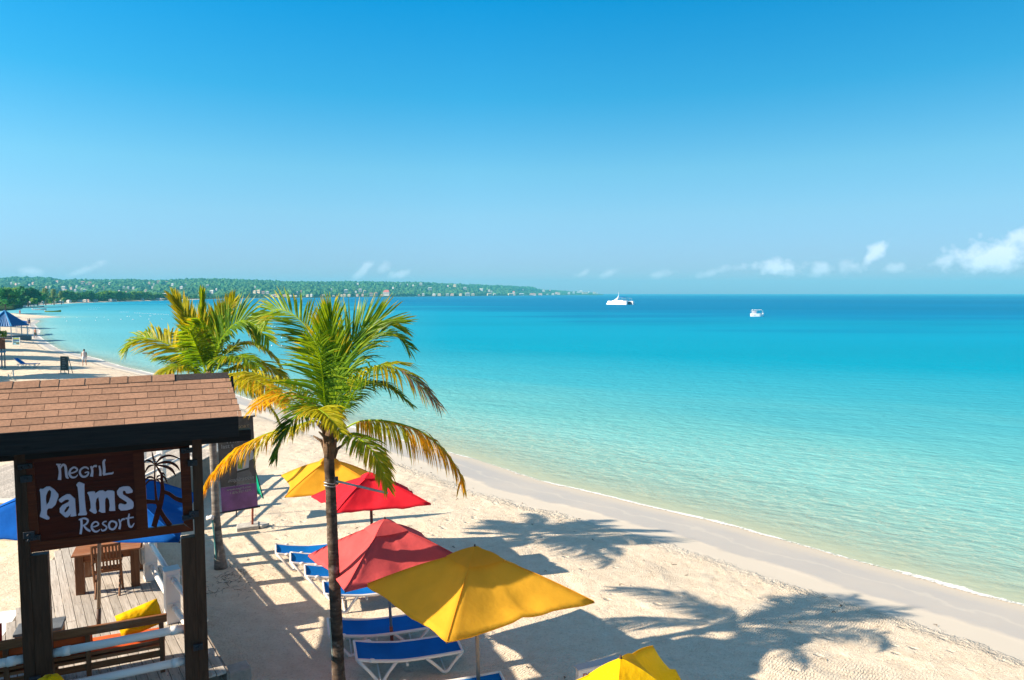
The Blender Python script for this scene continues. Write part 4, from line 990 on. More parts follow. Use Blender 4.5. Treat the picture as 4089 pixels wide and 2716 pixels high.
def palm_front():
    D0 = 11.74; base = Vector((*P(1360, 2760, D=D0).xy, 0)); C = P(*Z4(1440, 1050), D=D0)
    t = thing("palm_tree", base, "front coconut palm with a slim dark banded trunk, its lower fronds turning orange", 'palm tree', None)
    pp = [base + Vector((0.02, 0, -.1))] + [P(x, y, D=D0) for x, y in ((1352, 2700), (1344, 2500), (1335, 2300), (1326, 2100), (1320, 1950), (1315, 1850), (1316, 1770))]
    obj('trunk', trunk_mesh(pp, [.125, .108, .100, .096, .092, .09, .088, .084], .075, 3), BARK1, t, smooth=True)
    # crown shaft: old leaf bases and fibre
    top = P(1316, 1775, D=D0)
    r = random.Random(5)
    m = MB(); m.tube([top - K * .25, top - K * .05, top + K * .12, top + K * .4], [.085, .12, .11, .05], 12); obj('fibre_sheath', m, HUSK, t, smooth=True)
    for k in range(16):
        a = k * 2.4; z = -.18 + .035 * k; o = Vector((cos(a), sin(a), 0)); p = top + K * z + o * .07
        m = MB(); m.tube([p - K * .05, p + o * .06 + K * .10, p + o * (.16 + .05 * r.random()) + K * .20], [.042, .03, .012], 6); obj('leaf_base', m, HUSK, t, smooth=True)
    f = [
     dict(path=[(1436, 1010, 0), (1402, 640, .25), (1318, 400, .45), (1200, 265, .6), (1080, 225, .7), (990, 280, .8)], ll=.66, cols='lgl', nh=(.45, -.8, .35), droop=.25, vee=.1),
     dict(path=[(1440, 1000, 0), (1432, 640, .1), (1432, 430, .1), (1440, 300, .1), (1446, 240, .1)], ll=.74, cols='gll', nh=(0, -1, .1), droop=.05, alpha=(40, 14), n=52),
     dict(path=[(1448, 1000, 0), (1490, 650, 0), (1560, 460, .1), (1660, 350, .2), (1770, 300, .3), (1885, 318, .4)], ll=.78, cols='lgl', nh=(-.4, -.8, .5), droop=.12, vee=.15, alpha=(52, 26)),
     dict(path=[(1450, 980, .1), (1540, 640, .5), (1640, 460, .8), (1750, 385, 1.0), (1860, 395, 1.2), (1950, 480, 1.3)], ll=.62, cols='gg', droop=.55, nh=(-.2, -.5, 1)),
     dict(path=[(1456, 1000, 0), (1540, 860, -.2), (1660, 660, -.5), (1780, 590, -.7), (1920, 640, -.85), (2060, 760, -.95), (2140, 850, -1.0)], ll=.60, cols='ggyb', droop=1.1, rough=.3),
     dict(path=[(1462, 1000, 0), (1560, 800, .4), (1680, 700, .8), (1820, 740, 1.1), (1960, 850, 1.3)], ll=.50, cols='gg', droop=.9),
     dict(path=[(1432, 1010, 0), (1400, 850, -.35), (1380, 640, -.7), (1350, 470, -.9), (1330, 420, -.95)], ll=.72, cols='ggl', nh=(.0, -.85, .5), droop=.35, alpha=(68, 40), n=24),
     dict(path=[(1428, 1000, 0), (1290, 835, .1), (1160, 735, .2), (1000, 670, .3), (870, 645, .35), (785, 655, .4)], ll=.62, cols='lyy', droop=1.0),
     dict(path=[(1420, 1010, 0), (1280, 860, .7), (1150, 790, 1.2), (1040, 800, 1.6), (940, 880, 1.9)], ll=.62, cols='yo', droop=1.0),
     dict(path=[(1424, 1020, 0), (1300, 880, -.4), (1230, 905, -.65), (1150, 1010, -.8), (1100, 1120, -.85), (1075, 1210, -.9)], ll=.40, cols='lgg', droop=.7),
     dict(path=[(1420, 1030, 0), (1330, 960, .15), (1180, 1000, .3), (1000, 1050, .35), (850, 1130, .4), (700, 1260, .4), (600, 1420, .4)], ll=.54, cols='yyoo', droop=1.9, rough=.3, n=66),
     dict(path=[(1500, 1030, 0), (1620, 965, -.1), (1760, 955, -.2), (1920, 985, -.25), (2060, 1045, -.3), (2190, 1160, -.3), (2280, 1290, -.3), (2300, 1370, -.3)], ll=.62, cols='oyooo', droop=2.9, rough=.25, n=72),
     dict(path=[(1480, 1030, 0), (1590, 1060, -.5), (1690, 1130, -.8), (1770, 1260, -1.0), (1812, 1400, -1.1)], ll=.42, cols='ly', droop=1.0, n=46),
     dict(path=[(1440, 1010, 0), (1420, 900, -.6), (1360, 880, -1.1), (1420, 930, -1.5), (1500, 1030, -1.75)], ll=.44, cols='lyy', droop=.8, n=46),
     dict(path=[(1440, 1000, 0), (1440, 760, .4), (1460, 560, .7), (1480, 470, .9)], ll=.5, cols='g', nh=(0, -1, .2), droop=.15, alpha=(40, 20)),
    ]
    for i, a in enumerate(f):
        a = dict(a); a['cols'] = list(a['cols']); frond(t, a.pop('path'), D0, a.pop('ll'), a.pop('cols'), seed=i + 1, **a)
    # steel arm strapped to the trunk
    ar = thing('steel_arm', P(1340, 1925, D=D0 - .1), 'grey steel arm strapped to the front palm trunk, pointing right over the red parasol', 'bracket arm')
    a = P(1346, 1922, D=D0 - .12); b = P(1548, 1970, D=D0 - .3)
    m = MB(); m.tube([a, b], .021, 8); obj('arm', m, METAL, ar, smooth=True)
    m = MB(); m.box(P(1343, 1920, D=D0 - .1), (.05, .07, .12)); m.tube([P(1343, 1905, D=D0 - .12), P(1346, 1932, D=D0 - .1)], .03, 8); obj('mount', m, DARKMET, ar)
    c = P(1321, 1936, D=D0)
    for dz in (0, .05):
        m = MB(); m.tube([c + Vector((cos(q) * .115, sin(q) * .115, dz + .012 * sin(q * 2))) for q in np.linspace(0, 2 * pi, 20)], .007, 6); obj('strap', m, METAL, ar)
    # cable duct
    cb = thing('cable_duct', P(1318, 2700, z=0), 'thin grey cable duct running up the foot of the front palm trunk', 'cable duct')
    m = MB(); m.tube([P(1338, 2745, D=D0 - .05), P(1326, 2600, D=D0 - .08), P(1318, 2500, D=D0 - .08), P(1316, 2470, D=D0 - .05)], .012, 6); obj('duct', m, plain('pale duct', (.35, .42, .36), .5), cb)
palm_front()

def palm_back():
    D0 = 17.4; base = P(882, 2268, z=0); C = P(*Z4(640, 640), D=D0)
    t = thing('palm_tree', base, 'farther coconut palm with a grey trunk rising behind the shingled sign roof', 'palm tree', None)
    D0 = base.y
    pp = [base - K * .1] + [P(x, y, D=D0) for x, y in ((876, 2200), (864, 2080), (858, 1950), (852, 1830), (846, 1700), (842, 1600), (840, 1540))]
    obj('trunk', trunk_mesh(pp, [.17, .108, .096, .092, .090, .087, .086, .085], .10, 8, rough=.04), BARK2, t, smooth=True)
    top = P(840, 1530, D=D0); m = MB(); m.tube([top - K * .3, top, top + K * .45], [.10, .15, .05], 12); obj('fibre_sheath', m, HUSK, t, smooth=True)
    f = [
     dict(path=[(610, 650, 0), (480, 525, .1), (360, 450, .2), (235, 410, .3), (140, 435, .35), (88, 500, .4)], ll=.70, cols='lyl', droop=.55, nh=(.2, -.6, 1)),
     dict(path=[(615, 640, 0), (550, 440, .1), (490, 290, .2), (440, 200, .3), (400, 140, .35)], ll=.60, cols='lyy', nh=(.5, -.8, .1), droop=.1, alpha=(30, 16), n=50),
     dict(path=[(606, 640, 0), (596, 420, 0), (592, 240, 0), (592, 120, 0)], ll=.50, cols='yl', nh=(0, -1, 0), droop=.0, alpha=(13, 7), n=40, vee=.02),
     dict(path=[(640, 650, 0), (668, 450, .1), (720, 300, .2), (770, 215, .3), (800, 165, .3)], ll=.62, cols='lly', nh=(-.3, -.9, .1), droop=.1, alpha=(46, 22)),
     dict(path=[(650, 640, 0), (690, 480, -.3), (760, 360, -.5), (850, 300, -.6), (940, 330, -.7), (1030, 430, -.8)], ll=.70, cols='lgl', nh=(-.4, -.8, .6), droop=.3, alpha=(58, 36)),
     dict(path=[(670, 620, 0), (760, 500, .5), (850, 445, .8), (960, 465, 1.0), (1040, 520, 1.1), (1092, 585, 1.2)], ll=.55, cols='gyy', droop=.9),
     dict(path=[(690, 660, 0), (800, 610, -.3), (930, 585, -.5), (1060, 620, -.6), (1150, 700, -.7)], ll=.60, cols='ly', droop=1.0),
     dict(path=[(680, 690, 0), (800, 650, -1.0), (930, 680, -1.6), (1060, 760, -2.0), (1140, 850, -2.2)], ll=.62, cols='lyo', droop=1.3, rough=.3),
     dict(path=[(660, 700, 0), (780, 700, .6), (920, 760, 1.1), (1030, 860, 1.3), (1090, 960, 1.4)], ll=.55, cols='ly', droop=1.2),
     dict(path=[(600, 680, 0), (500, 612, -.4), (410, 605, -.7), (330, 650, -1.0), (270, 740, -1.1)], ll=.42, cols='ly', droop=1.0),
     dict(path=[(620, 640, 0), (560, 480, -.6), (510, 370, -1.0), (490, 350, -1.2)], ll=.62, cols='gl', nh=(.2, -.9, .4), droop=.35, alpha=(60, 30), n=30),
     dict(path=[(625, 640, 0), (620, 480, -.5), (600, 340, -.9), (575, 290, -1.1)], ll=.66, cols='gl', nh=(0, -.9, .4), droop=.3, alpha=(60, 26), n=30),
     dict(path=[(600, 650, 0), (470, 590, .5), (380, 540, .9), (300, 545, 1.1)], ll=.5, cols='g', droop=.8),
     dict(path=[(650, 650, 0), (740, 560, -.8), (860, 540, -1.3), (960, 600, -1.6)], ll=.55, cols='gl', droop=.9),
     dict(path=[(630, 640, 0), (650, 460, .6), (690, 330, 1.1), (740, 270, 1.4)], ll=.55, cols='g', nh=(0, -1, .3), droop=.3),
     dict(path=[(620, 650, 0), (540, 500, .8), (450, 400, 1.4), (400, 380, 1.7)], ll=.55, cols='g', droop=.5),
     dict(path=[(640, 700, 0), (700, 800, .4), (760, 920, .6)], ll=.4, cols='o', droop=1.2, n=40),
    ]
    for i, a in enumerate(f):
        a = dict(a); a['cols'] = list(a['cols']); frond(t, a.pop('path'), D0, a.pop('ll'), a.pop('cols'), seed=i + 41, width=.024, **a)
    cb = thing('garden_lamp', P(868, 2250, z=0), 'small white lamp on a green conduit tied to the grey palm trunk', 'lamp')
    m = MB(); m.tube([P(866, 2262, D=D0 - .12), P(856, 2150, D=D0 - .12), P(848, 2075, D=D0 - .14)], .02, 8); obj('conduit', m, plain('teal conduit', (.10, .32, .30), .5), cb)
    c = P(842, 2069, D=D0 - .16); m = MB(); m.tube([c - Vector((.1, 0, 0)), c + Vector((.06, 0, .0))], [.055, .045], 10); m.ball(c + Vector((.02, 0, .02)), .065); obj('lamp_head', m, WHITE2, cb, smooth=True)
palm_back()

# ------------------------------------------------------------------ flat lettering as meshes
def text_mesh(name, s, size, origin, X, Y, mat, parent, th=.004, align='LEFT', shear=0, sx=1):
    cu = bpy.data.curves.new(name, 'FONT'); cu.body = s; cu.size = size; cu.align_x = align; cu.extrude = th; cu.shear = shear; cu.resolution_u = 3
    tmp = bpy.data.objects.new('tmp', cu); COL.objects.link(tmp)
    dg = bpy.context.evaluated_depsgraph_get(); me = bpy.data.meshes.new_from_object(tmp.evaluated_get(dg)); bpy.data.objects.remove(tmp); bpy.data.curves.remove(cu)
    X = Vector(X).normalized(); Y = Vector(Y).normalized(); Z = X.cross(Y)
    off = OFF[parent.name]
    for v in me.vertices: v.co = Vector(origin) + X * v.co.x * sx + Y * v.co.y + Z * v.co.z - off
    me.name = name; me.materials.clear(); me.materials.append(mat)
    o = bpy.data.objects.new(name, me); COL.objects.link(o); o.parent = parent; OFF[o.name] = off; return o

def banner():
    BL = P(886, 2048, z=.70); BR = P(1030, 2024, z=.70); TR = P(1010, 1662, D=BR.y); TLz = TR.z; lean = TR - BR; TL = BL + lean
    t = thing('banner_stand', P(1008, 2108, z=0), 'tall black and purple advertising banner on a wooden post beside the grey palm trunk', 'banner')
    X = (BR - BL).normalized(); Y = lean.normalized(); N_ = X.cross(Y); w = (BR - BL).length; h = lean.length
    def Q(u, v, o=0): return BL + X * u * w + Y * v * h + N_ * o
    def pan(nm, pts, mat, o): m = MB(); m.prism([Q(u, v, o) for u, v in pts], N_ * -.003); return obj(nm, m, mat, t)
    blk = plain('black banner print', (.075, .062, .053), .45, .5, 3, 0); pur = plain('purple banner print', (.17, .06, .18), .45, .35, 3, 0)
    pan('sheet', [(0, .27), (1, .27), (1, 1), (0, 1)], blk, 0); pan('sheet', [(0, 0), (1, 0), (1, .268), (0, .268)], pur, 0)
    pan('printed_shirt', [(.40, .62), (.58, .68), (.66, .61), (.74, .68), (.95, .62), (.96, .54), (.82, .52), (.80, .44), (.48, .42), (.47, .54), (.38, .56)], plain('white print', (.42, .40, .40), .5, .15, 4, 0), .004)
    pan('printed_skirt', [(.48, .415), (.80, .435), (.94, .30), (.93, .272), (.44, .272)], plain('grey print', (.13, .12, .115), .5, .3, 4, 0), .004)
    pan('printed_belt', [(.48, .405), (.80, .425), (.80, .445), (.48, .425)], plain('belt print', (.03, .03, .02), .5, .3, 4, 0), .008)
    pan('printed_leaf', [(.50, .45), (.62, .44), (.64, .50), (.70, .53), (.62, .56), (.55, .55), (.50, .52)], plain('green print', (.16, .24, .05), .5, .5, 9, 0), .008)
    tx = plain('grey print lettering', (.30, .28, .27), .5, 0, 1, 0); gold = plain('gold print lettering', (.30, .22, .12), .5, 0, 1, 0)
    text_mesh('lettering', 'RESORT', .13, Q(.42, .88, .006), X, Y, gold, t); text_mesh('lettering', 'When', .19, Q(.20, .735, .006), X, Y, tx, t); text_mesh('lettering', 'last t', .17, Q(.08, .685, .006), X, Y, tx, t)
    text_mesh('lettering', 'inspiration', .17, Q(.20, .315, .012), X, Y, tx, t, shear=.5); text_mesh('lettering', 'www.negril.com', .105, Q(.16, .225, .006), X, Y, tx, t); text_mesh('lettering', '1.876.957.4375', .10, Q(.24, .185, .006), X, Y, tx, t)
    for v in (0, 1):
        m = MB(); m.tube([Q(-.05, v), Q(1.06, v)], .025, 8); obj('rod', m, DARKMET, t)
    p = P(1008, 2108, z=0); m = MB(); m.tube([p, Q(.86, .0, -.05), Q(.80, 1.0, -.05)], .033, 8); obj('post', m, REDPOLE, t, smooth=True)
    for (dx, dy, rz, sz) in ((-.12, -.05, .35, (.62, .44, .12)), (.18, .12, -.5, (.5, .3, .10))):
        m = MB(); m.box(p + Vector((dx, dy, sz[2] / 2)), sz, (cos(rz), sin(rz), 0.04), (-sin(rz), cos(rz), 0)); obj('concrete_slab', m, CONC, t, bevel=.02)
banner()

def white_board():
    a = P(2311, 2679, z=1.0); b = P(2468, 2641, z=1.0); X = (b - a).normalized(); N_ = Vector((X.y, -X.x, 0)); w = (b - a).length
    t = thing('lettered_board', (a.x, a.y, 0), 'white board with red lettering on its face, behind the crumpled yellow parasol', 'sign')
    Yb = (K * .97 - N_ * -.0).normalized()
    m = MB(); c = (a + b) / 2 - K * .36 - N_ * .05; m.box(c, (w, .10, .72), X, N_, K); obj('board', m, plain('white board', (.62, .60, .60), .5, .08, 3, .001), t, bevel=.005)
    m = MB(); m.box((a + b) / 2 - N_ * .06 + K * .012, (w + .04, .17, .022), X, N_, K); obj('top_ledge', m, plain('grey ledge', (.44, .44, .45), .5, .1, 3, .001), t)
    red = plain('red lettering', (.42, .06, .035), .5, 0, 1, 0)
    text_mesh('lettering', 'EXCEL LOCATION', .17, a - K * .185 + X * .07 + N_ * .006, X, K, red, t, sx=.62)
    text_mesh('lettering', 'BEACH BAR', .17, a - K * .48 + X * .07 + N_ * .006, X, K, red, t, sx=.62)
    for s in (.1, .9):
        m = MB(); q = a.lerp(b, s) - N_ * .05; m.box((q.x, q.y, .14), (.06, .06, .30)); obj('leg', m, WHITE2, t)
white_board()

def debris():
    r = random.Random(3); m = MB(); c = P(900, 2300, z=0)
    for k in range(120):
        a = r.uniform(0, 6.28); d = abs(r.gauss(0, .55)) + .1; p = c + Vector((cos(a) * d + .25, sin(a) * d - .25, .012)); l = r.uniform(.05, .22); b = r.uniform(0, 6.28)
        q = p + Vector((cos(b) * l, sin(b) * l, r.uniform(0, .05))); m.tube([p, p.lerp(q, .5) + Vector((r.gauss(0, .02), r.gauss(0, .02), .015)), q], .004, 3)
    setp(obj('twigs', m, plain('dry twigs', (.10, .06, .035), .9)), 'dry brown twigs and palm scraps around the foot of the grey palm', 'twigs', kind='stuff')
    m = MB()
    for k in range(330):
        x = r.uniform(-6, 14); y = r.uniform(12, 42); s = float(sdist(np.array([x]), np.array([y]))[0])
        if s < 3.6 or s > 16: continue
        if r.random() > (1.0 if s < 5.2 else .35): continue
        z = float(beach_z(s)) + .012; l = r.uniform(.03, .10); b = r.uniform(0, 6.28); p = Vector((x, y, z))
        m.tube([p, p + Vector((cos(b) * l, sin(b) * l, .012)), p + Vector((cos(b + 1) * l * 1.6, sin(b + 1) * l * 1.6, 0))], r.uniform(.004, .010), 3)
    setp(obj('seaweed', m, plain('dry seaweed', (.13, .085, .05), .95)), 'small dark curls of dry seaweed scattered over the raked sand', 'seaweed', kind='stuff')
    # lumps of coarse sand standing proud, so that the grain casts its own small shadows
    N0 = 5200; vs = []; m = MB(); n = 0
    while n < N0:
        x = r.uniform(-9, 11); y = r.uniform(9.5, 34); s = float(sd_quick(x, y))
        if s < 4.3 or x < -1 - .0 and y < 11.5 and False: continue
        z = float(beach_z(s)); q = r.uniform(.004, .013); n += 1; a = r.uniform(0, 6.28); ca, sa = cos(a) * q, sin(a) * q
        m.add([(x + ca, y + sa, z - .002), (x - sa, y + ca, z - .002), (x - ca * 1.2, y - sa * 1.2, z - .002), (x + sa, y - ca, z - .002), (x + ca * .2, y + sa * .2, z + q * .7 + .002)], [(0, 1, 4), (1, 2, 4), (2, 3, 4), (3, 0, 4)])
    setp(obj('sand_lumps', m, plain('loose sand', (.70, .56, .40), .95)), 'loose crumbs of pale sand turned up by raking and footsteps', 'sand', kind='stuff')
_gx = np.linspace(-10, 16, 120); _gy = np.linspace(8, 45, 160); _GX, _GY = np.meshgrid(_gx, _gy, indexing='ij'); _GS = sdist(_GX, _GY)
def sd_quick(x, y):
    i = min(118, max(0, int((x + 10) / 26 * 119))); j = min(158, max(0, int((y - 8) / 37 * 159))); return _GS[i, j]
debris()

# ------------------------------------------------------------------ the second terrace at the left edge
def terrace():
    y0 = 19.3; x0, x1 = -17.5, -11.0
    w = thing('terrace_wall', (-14, y0, 0), 'low rendered wall with a band of patterned tiles, left of the sign post', 'wall')
    ren = plain('cream rendered wall', (.55, .48, .38), .9, .15, 2, .004)
    m = MB(); m.box(((x0 + x1) / 2, y0 + .12, .55), (x1 - x0, .24, 1.10)); obj('wall_face', m, ren, w)
    m = MB(); m.box(((x0 + x1) / 2, y0 + .10, 1.125), (x1 - x0 + .05, .34, .05)); obj('coping', m, plain('pale coping', (.66, .60, .50), .8, .1, 3), w, bevel=.01)
    tm, nt, b, N, L = nodes('patterned tile')
    v = N('ShaderNodeTexCoord'); mp = N('ShaderNodeMapping'); L(v.outputs['Object'], mp.inputs[0]); wv = N('ShaderNodeTexVoronoi'); wv.inputs['Scale'].default_value = 26; L(mp.outputs[0], wv.inputs['Vector'])
    L(mixc(nt, ramp_(nt, wv.outputs['Distance'], [(.38, 0), (.46, 1)]), (.60, .55, .46), (.13, .14, .16)), b.inputs['Base Color']); b.inputs['Roughness'].default_value = .4
    x = x0; me = None
    while x < x1 - .1:
        m = MB(); m.box((x + .0825, y0 - .006, .92), (.158, .012, .158)); obj('tile', m, tm, w); x += .166
    d = thing('upper_terrace', (-14, 22, 0), 'grey plank terrace with white rails behind the tiled wall at the left edge', 'deck')
    x = x0
    while x < x1:
        m = MB(); m.box((x + .08, y0 + .26 + 3.2, 1.11), (.148, 6.3, .04)); obj('plank', m, W_DECK, d); x += .155
    m = MB(); m.box((x1 + .01, y0 + 3.4, .54), (.05, 6.6, 1.08)); obj('skirt', m, plain('grey side boards', (.2, .17, .14), .85), d)
    e = thing('terrace_railing', (x1, y0, 0), 'white post and pipe railing along the far terrace, casting its shadow near the banner', 'railing')
    for k in range(4):
        m = MB(); m.box((x1 - .12, y0 + .4 + k * 2.0, 1.60), (.20, .20, .96)); obj('post', m, WHITE2, e, bevel=.008)
    for z in (1.5, 1.95):
        m = MB(); m.tube([(x1 - .12, y0 + .4, z), (x1 - .12, y0 + 6.5, z)], .045, 10); obj('rail', m, WHITE, e, smooth=True)
    for k in range(3):
        m = MB(); m.box((-12.9 - k * 2.1, y0 + 4.6, 1.60), (.2, .2, .96)); obj('post', m, WHITE2, e, bevel=.008)
    for z in (1.5, 1.95):
        m = MB(); m.tube([(-17.4, y0 + 4.6, z), (-12.9, y0 + 4.6, z)], .045, 10); obj('rail', m, WHITE, e, smooth=True)
    c = P(70, 2490, z=.55); m = MB(); vs = []; n = 28
    for z, r in ((0, .74), (.5, .74), (.56, .72), (.56, 0)):
        for k in range(n): a = 2 * pi * k / n; vs.append((c.x - .25 + cos(a) * r * 1.15, c.y + sin(a) * r * .8, z))
    m.add(vs, [(i * n + k, i * n + (k + 1) % n, (i + 1) * n + (k + 1) % n, (i + 1) * n + k) for i in range(3) for k in range(n)])
    setp(obj('round_step', m, plain('white render', (.76, .75, .72), .6, .05), loc=(c.x, c.y, 0)), 'rounded white rendered step on the sand left of the planked deck', 'step')
terrace()

# ------------------------------------------------------------------ trees
def lump(mb, c, r, rr, col, sub=1):
    bm = bmesh.new(); bmesh.ops.create_icosphere(bm, subdivisions=sub, radius=1); s = rr.uniform(0, 99)
    vs = []
    for v in bm.verts:
        k = 1 + .38 * noise.noise(v.co * 1.9 + Vector((s, s, s))); vs.append((c[0] + v.co.x * r[0] * k, c[1] + v.co.y * r[1] * k, c[2] + v.co.z * r[2] * k))
    fs = [tuple(x.index for x in f.verts) for f in bm.faces]; bm.free(); mb.add(vs, fs, col)
def make_tree(seed, kind):
    r = random.Random(seed); t = thing('broadleaf_tree' if kind != 2 else 'casuarina_tree', (0, 0, 0), 'x', 'tree')
    H = 1.0; m = MB()
    m.tube([(0, 0, -.05), (.01, 0, .2), (.02, .01, .45), (0, 0, .7)], [.035, .028, .02, .012], 6)
    for k in range(5):
        a = k * 1.3 + seed; m.tube([(0.01, 0, .22 + .07 * k), (cos(a) * .16, sin(a) * .16, .42 + .07 * k), (cos(a) * .28, sin(a) * .28, .55 + .07 * k)], [.016, .010, .005], 5)
    obj('trunk', m, plain('tree bark', (.10, .075, .055), .95), t)
    cols = {0: (.06, .24, .03), 1: (.17, .33, .02), 2: (.20, .27, .07), 3: (.03, .19, .045)}[kind]
    m = MB(); W_ = {0: .52, 1: .46, 2: .34, 3: .55}[kind]
    for k in range(26):
        a = r.uniform(0, 6.28); z = r.uniform(.28, .92); rad = W_ * (1 - abs((z - .58) / .42) ** 2.2) ** .5 * r.uniform(.3, .92) if abs(z - .58) < .42 else .05
        if kind == 2: rad = W_ * (1.05 - z) * 1.2 * r.uniform(.3, 1)
        c = Vector((cos(a) * rad, sin(a) * rad, z)); s = r.uniform(.10, .19) * (.7 if kind == 2 else 1); f = r.uniform(.7, 1.35); col = tuple(min(1, x * f) for x in cols)
        if kind != 2 or k % 3 == 0: lump(m, c, (s, s, s * .75), r, tuple(x * .85 for x in col))
        for q in range(42):
            d = Vector((r.gauss(0, 1), r.gauss(0, 1), r.gauss(0, 1))).normalized(); p = c + Vector((d.x * s, d.y * s, d.z * s * .8)) * r.uniform(.85, 1.25)
            u = Vector((r.gauss(0, 1), r.gauss(0, 1), r.gauss(0, .6) + (.9 if kind == 2 else 0))).normalized() * r.uniform(.02, .04); v = u.cross(d).normalized() * r.uniform(.012, .028) * (.5 if kind == 2 else 1)
            g = r.uniform(.75, 1.4); cc = tuple(min(1, x * g) for x in col)
            m.add([p - u - v, p + u - v * .6, p + u * 1.2 + v, p - u + v], [(0, 1, 2, 3)], cc)
    obj('crown', m, TREEL, t); return t
PROT = [make_tree(11, 0), make_tree(12, 1), make_tree(13, 2), make_tree(14, 3), make_tree(15, 0), make_tree(16, 1)]
used = [False] * len(PROT)
TL_ = []
def tree_at(i, loc, h, w, label, group=None):
    rot = rnd.uniform(0, 6.28)
    if not used[i]: t = PROT[i]; used[i] = True; t.location = loc; t.rotation_euler = (0, 0, rot); t['label'] = label
    else: t = copy_thing(PROT[i], loc, rot, label)
    if group: t['group'] = group
    elif 'group' in t: del t['group']
    t.scale = (w, w, h)
    if group: TL_.append((t, loc[0] / loc[1] if group == G1 else -loc[1]))
    return t
def coastD(x): return float(np.interp(x, [-400, -60, 64, 99, 255, 478, 670, 845, 1011, 1270, 1522, 1818, 2044, 2198, 2325, 2427], [230, 280, 318, 427, 547, 688, 820, 1040, 1180, 1430, 1750, 2200, 2900, 3600, 4150, 4420]))
G1 = 'trees lining the curved bay beach'
tree_at(3, P(22, 1246, D=262) - K * 0, 8.8, 8.5, 'dark spreading tree at the left picture edge above the blue gazebo')
tree_at(0, P(-30, 1246, D=270), 9, 9, 'dark leafy tree half cut by the left picture edge')
for (x, ytop, D, i, lab) in ((20, 1150, 400, 1, 'olive green tree behind the dark tree at the left edge'), (48, 1152, 405, 5, 'light olive tree left of the big dark green tree'), (78, 1150, 410, 1, 'pale olive tree crown touching the big dark green tree'), (112, 1143, 400, 3, 'big rounded dark green tree left of the feathery grey green trees'),
                             (150, 1158, 415, 0, 'mid green tree between the dark one and the feathery ones'), (182, 1148, 440, 2, 'tall feathery grey green casuarina, the left one'), (215, 1152, 450, 2, 'tall feathery grey green casuarina, the middle one'), (245, 1160, 470, 2, 'feathery grey green casuarina, the right and lowest one'),
                             (70, 1192, 380, 4, 'low shrubby tree in front of the dark round tree'), (135, 1190, 395, 5, 'small yellow green tree beside the beach huts'), (205, 1196, 440, 1, 'small bright green tree below the casuarinas')):
    b = P(x, 1200, D=D); hgt = (CZ - 0) - 0 + (1174 - ytop) * D / FPX * 1.0 - .3; tree_at(i, (b.x, D, .2), max(3, hgt), max(3, hgt * (.95 if i != 2 else .9)), lab)
tops = [(262, 1168), (300, 1172), (340, 1170), (380, 1171), (420, 1169), (470, 1167), (520, 1172), (560, 1170), (600, 1173), (640, 1177), (690, 1184)]
x = 262
while x < 705:
    D = coastD(x) + 26 + rnd.uniform(0, 14); yt = np.interp(x, [a for a, b in tops], [b for a, b in tops]) + rnd.uniform(-4, 6)
    h = (CZ - .3 + (1174 - yt) * D / FPX) * 1.15; b = P(x, 1200, D=D); tree_at(rnd.choice([0, 1, 3, 4, 5]), (b.x, D, .2), max(4, h), max(4, h * rnd.uniform(.9, 1.3)), 'bushy green tree behind the far white beach', G1); x += rnd.uniform(9, 15)
x = 720
while x < 1010:
    D = coastD(x) + 30; b = P(x, 1200, D=D); yt = rnd.uniform(1176, 1186); h = CZ - .3 + (1174 - yt) * D / FPX; tree_at(rnd.choice([0, 3, 4]), (b.x, D, .2), max(3.5, h), max(4, h * 1.3), 'dark bushy tree right of the far beach strip', G1); x += rnd.uniform(12, 24)
# beach trees standing just left of the frame: they throw the long bands of shade across the sand
for k, (D, dx, h) in enumerate(((47, -3.5, 4.5), (56, -5, 6.5), (64, -4, 5.5), (74, -6, 7.5), (86, -5, 7), (103, -6, 6), (124, -9, 8), (150, -8, 9), (178, -12, 9), (210, -12, 9))):
    tree_at(k % 6 if k % 6 != 2 else 3, (-.745 * D + dx, D, 0), h, h * .95, 'leafy beach tree standing just outside the left of the frame', 'beach trees beyond the left edge')

for k in range(22):   # the wooded back of the beach, left of the picture
    D = 62 + k * 9.5; tree_at((0, 1, 3, 4, 5)[k % 5], (-.80 * D - 13 - 6 * (k % 3), D + 2 * sin(k), 0), 7 + k % 3, 7 + (k * 7) % 3, 'leafy beach tree standing just outside the left of the frame', 'beach trees beyond the left edge')
# ------------------------------------------------------------------ hills with forest and houses
RX = [-400, 0, 76, 190, 267, 330, 457, 553, 600, 648, 760, 838, 1029, 1219, 1486, 1696, 1912, 2060, 2123, 2149, 2272, 2300, 2360, 2392, 2410]
RY = [1122, 1118, 1110, 1114, 1124, 1120, 1122, 1120, 1125, 1124, 1119, 1118, 1124, 1130, 1128, 1131, 1139, 1144, 1147, 1155, 1162, 1161, 1166, 1173, 1178]
FX = [-400, 700, 850, 1000, 1270, 1522, 1818, 2044, 2198, 2325, 2407]; FD = [1250, 1300, 1320, 1370, 1550, 1850, 2290, 2960, 3660, 4210, 4440]
def ridge(x):
    f = float(np.interp(x, FX, FD)); dr = f + float(np.interp(x, [0, 900, 1500, 2100, 2300, 2410], [1000, 900, 800, 560, 260, 90])); y = float(np.interp(x, RX, RY)) + 3.5
    return f, dr, max(2.5, CZ + (1174 - y) * dr / FPX)
def hillz(x, D):
    f, dr, zr = ridge(x); t = (D - f) / (dr - f)
    if t < 0: return .9
    s = min(1, t); s = s * s * (3 - 2 * s) * .45 + s * .55
    wob = noise.noise(Vector((x * .011, t * 2.2, 3))) * .16 * sin(pi * min(1, t))
    return 1 + (zr - 1) * max(0, s + wob) if t <= 1 else zr * max(.2, 1 - (t - 1) * .8)
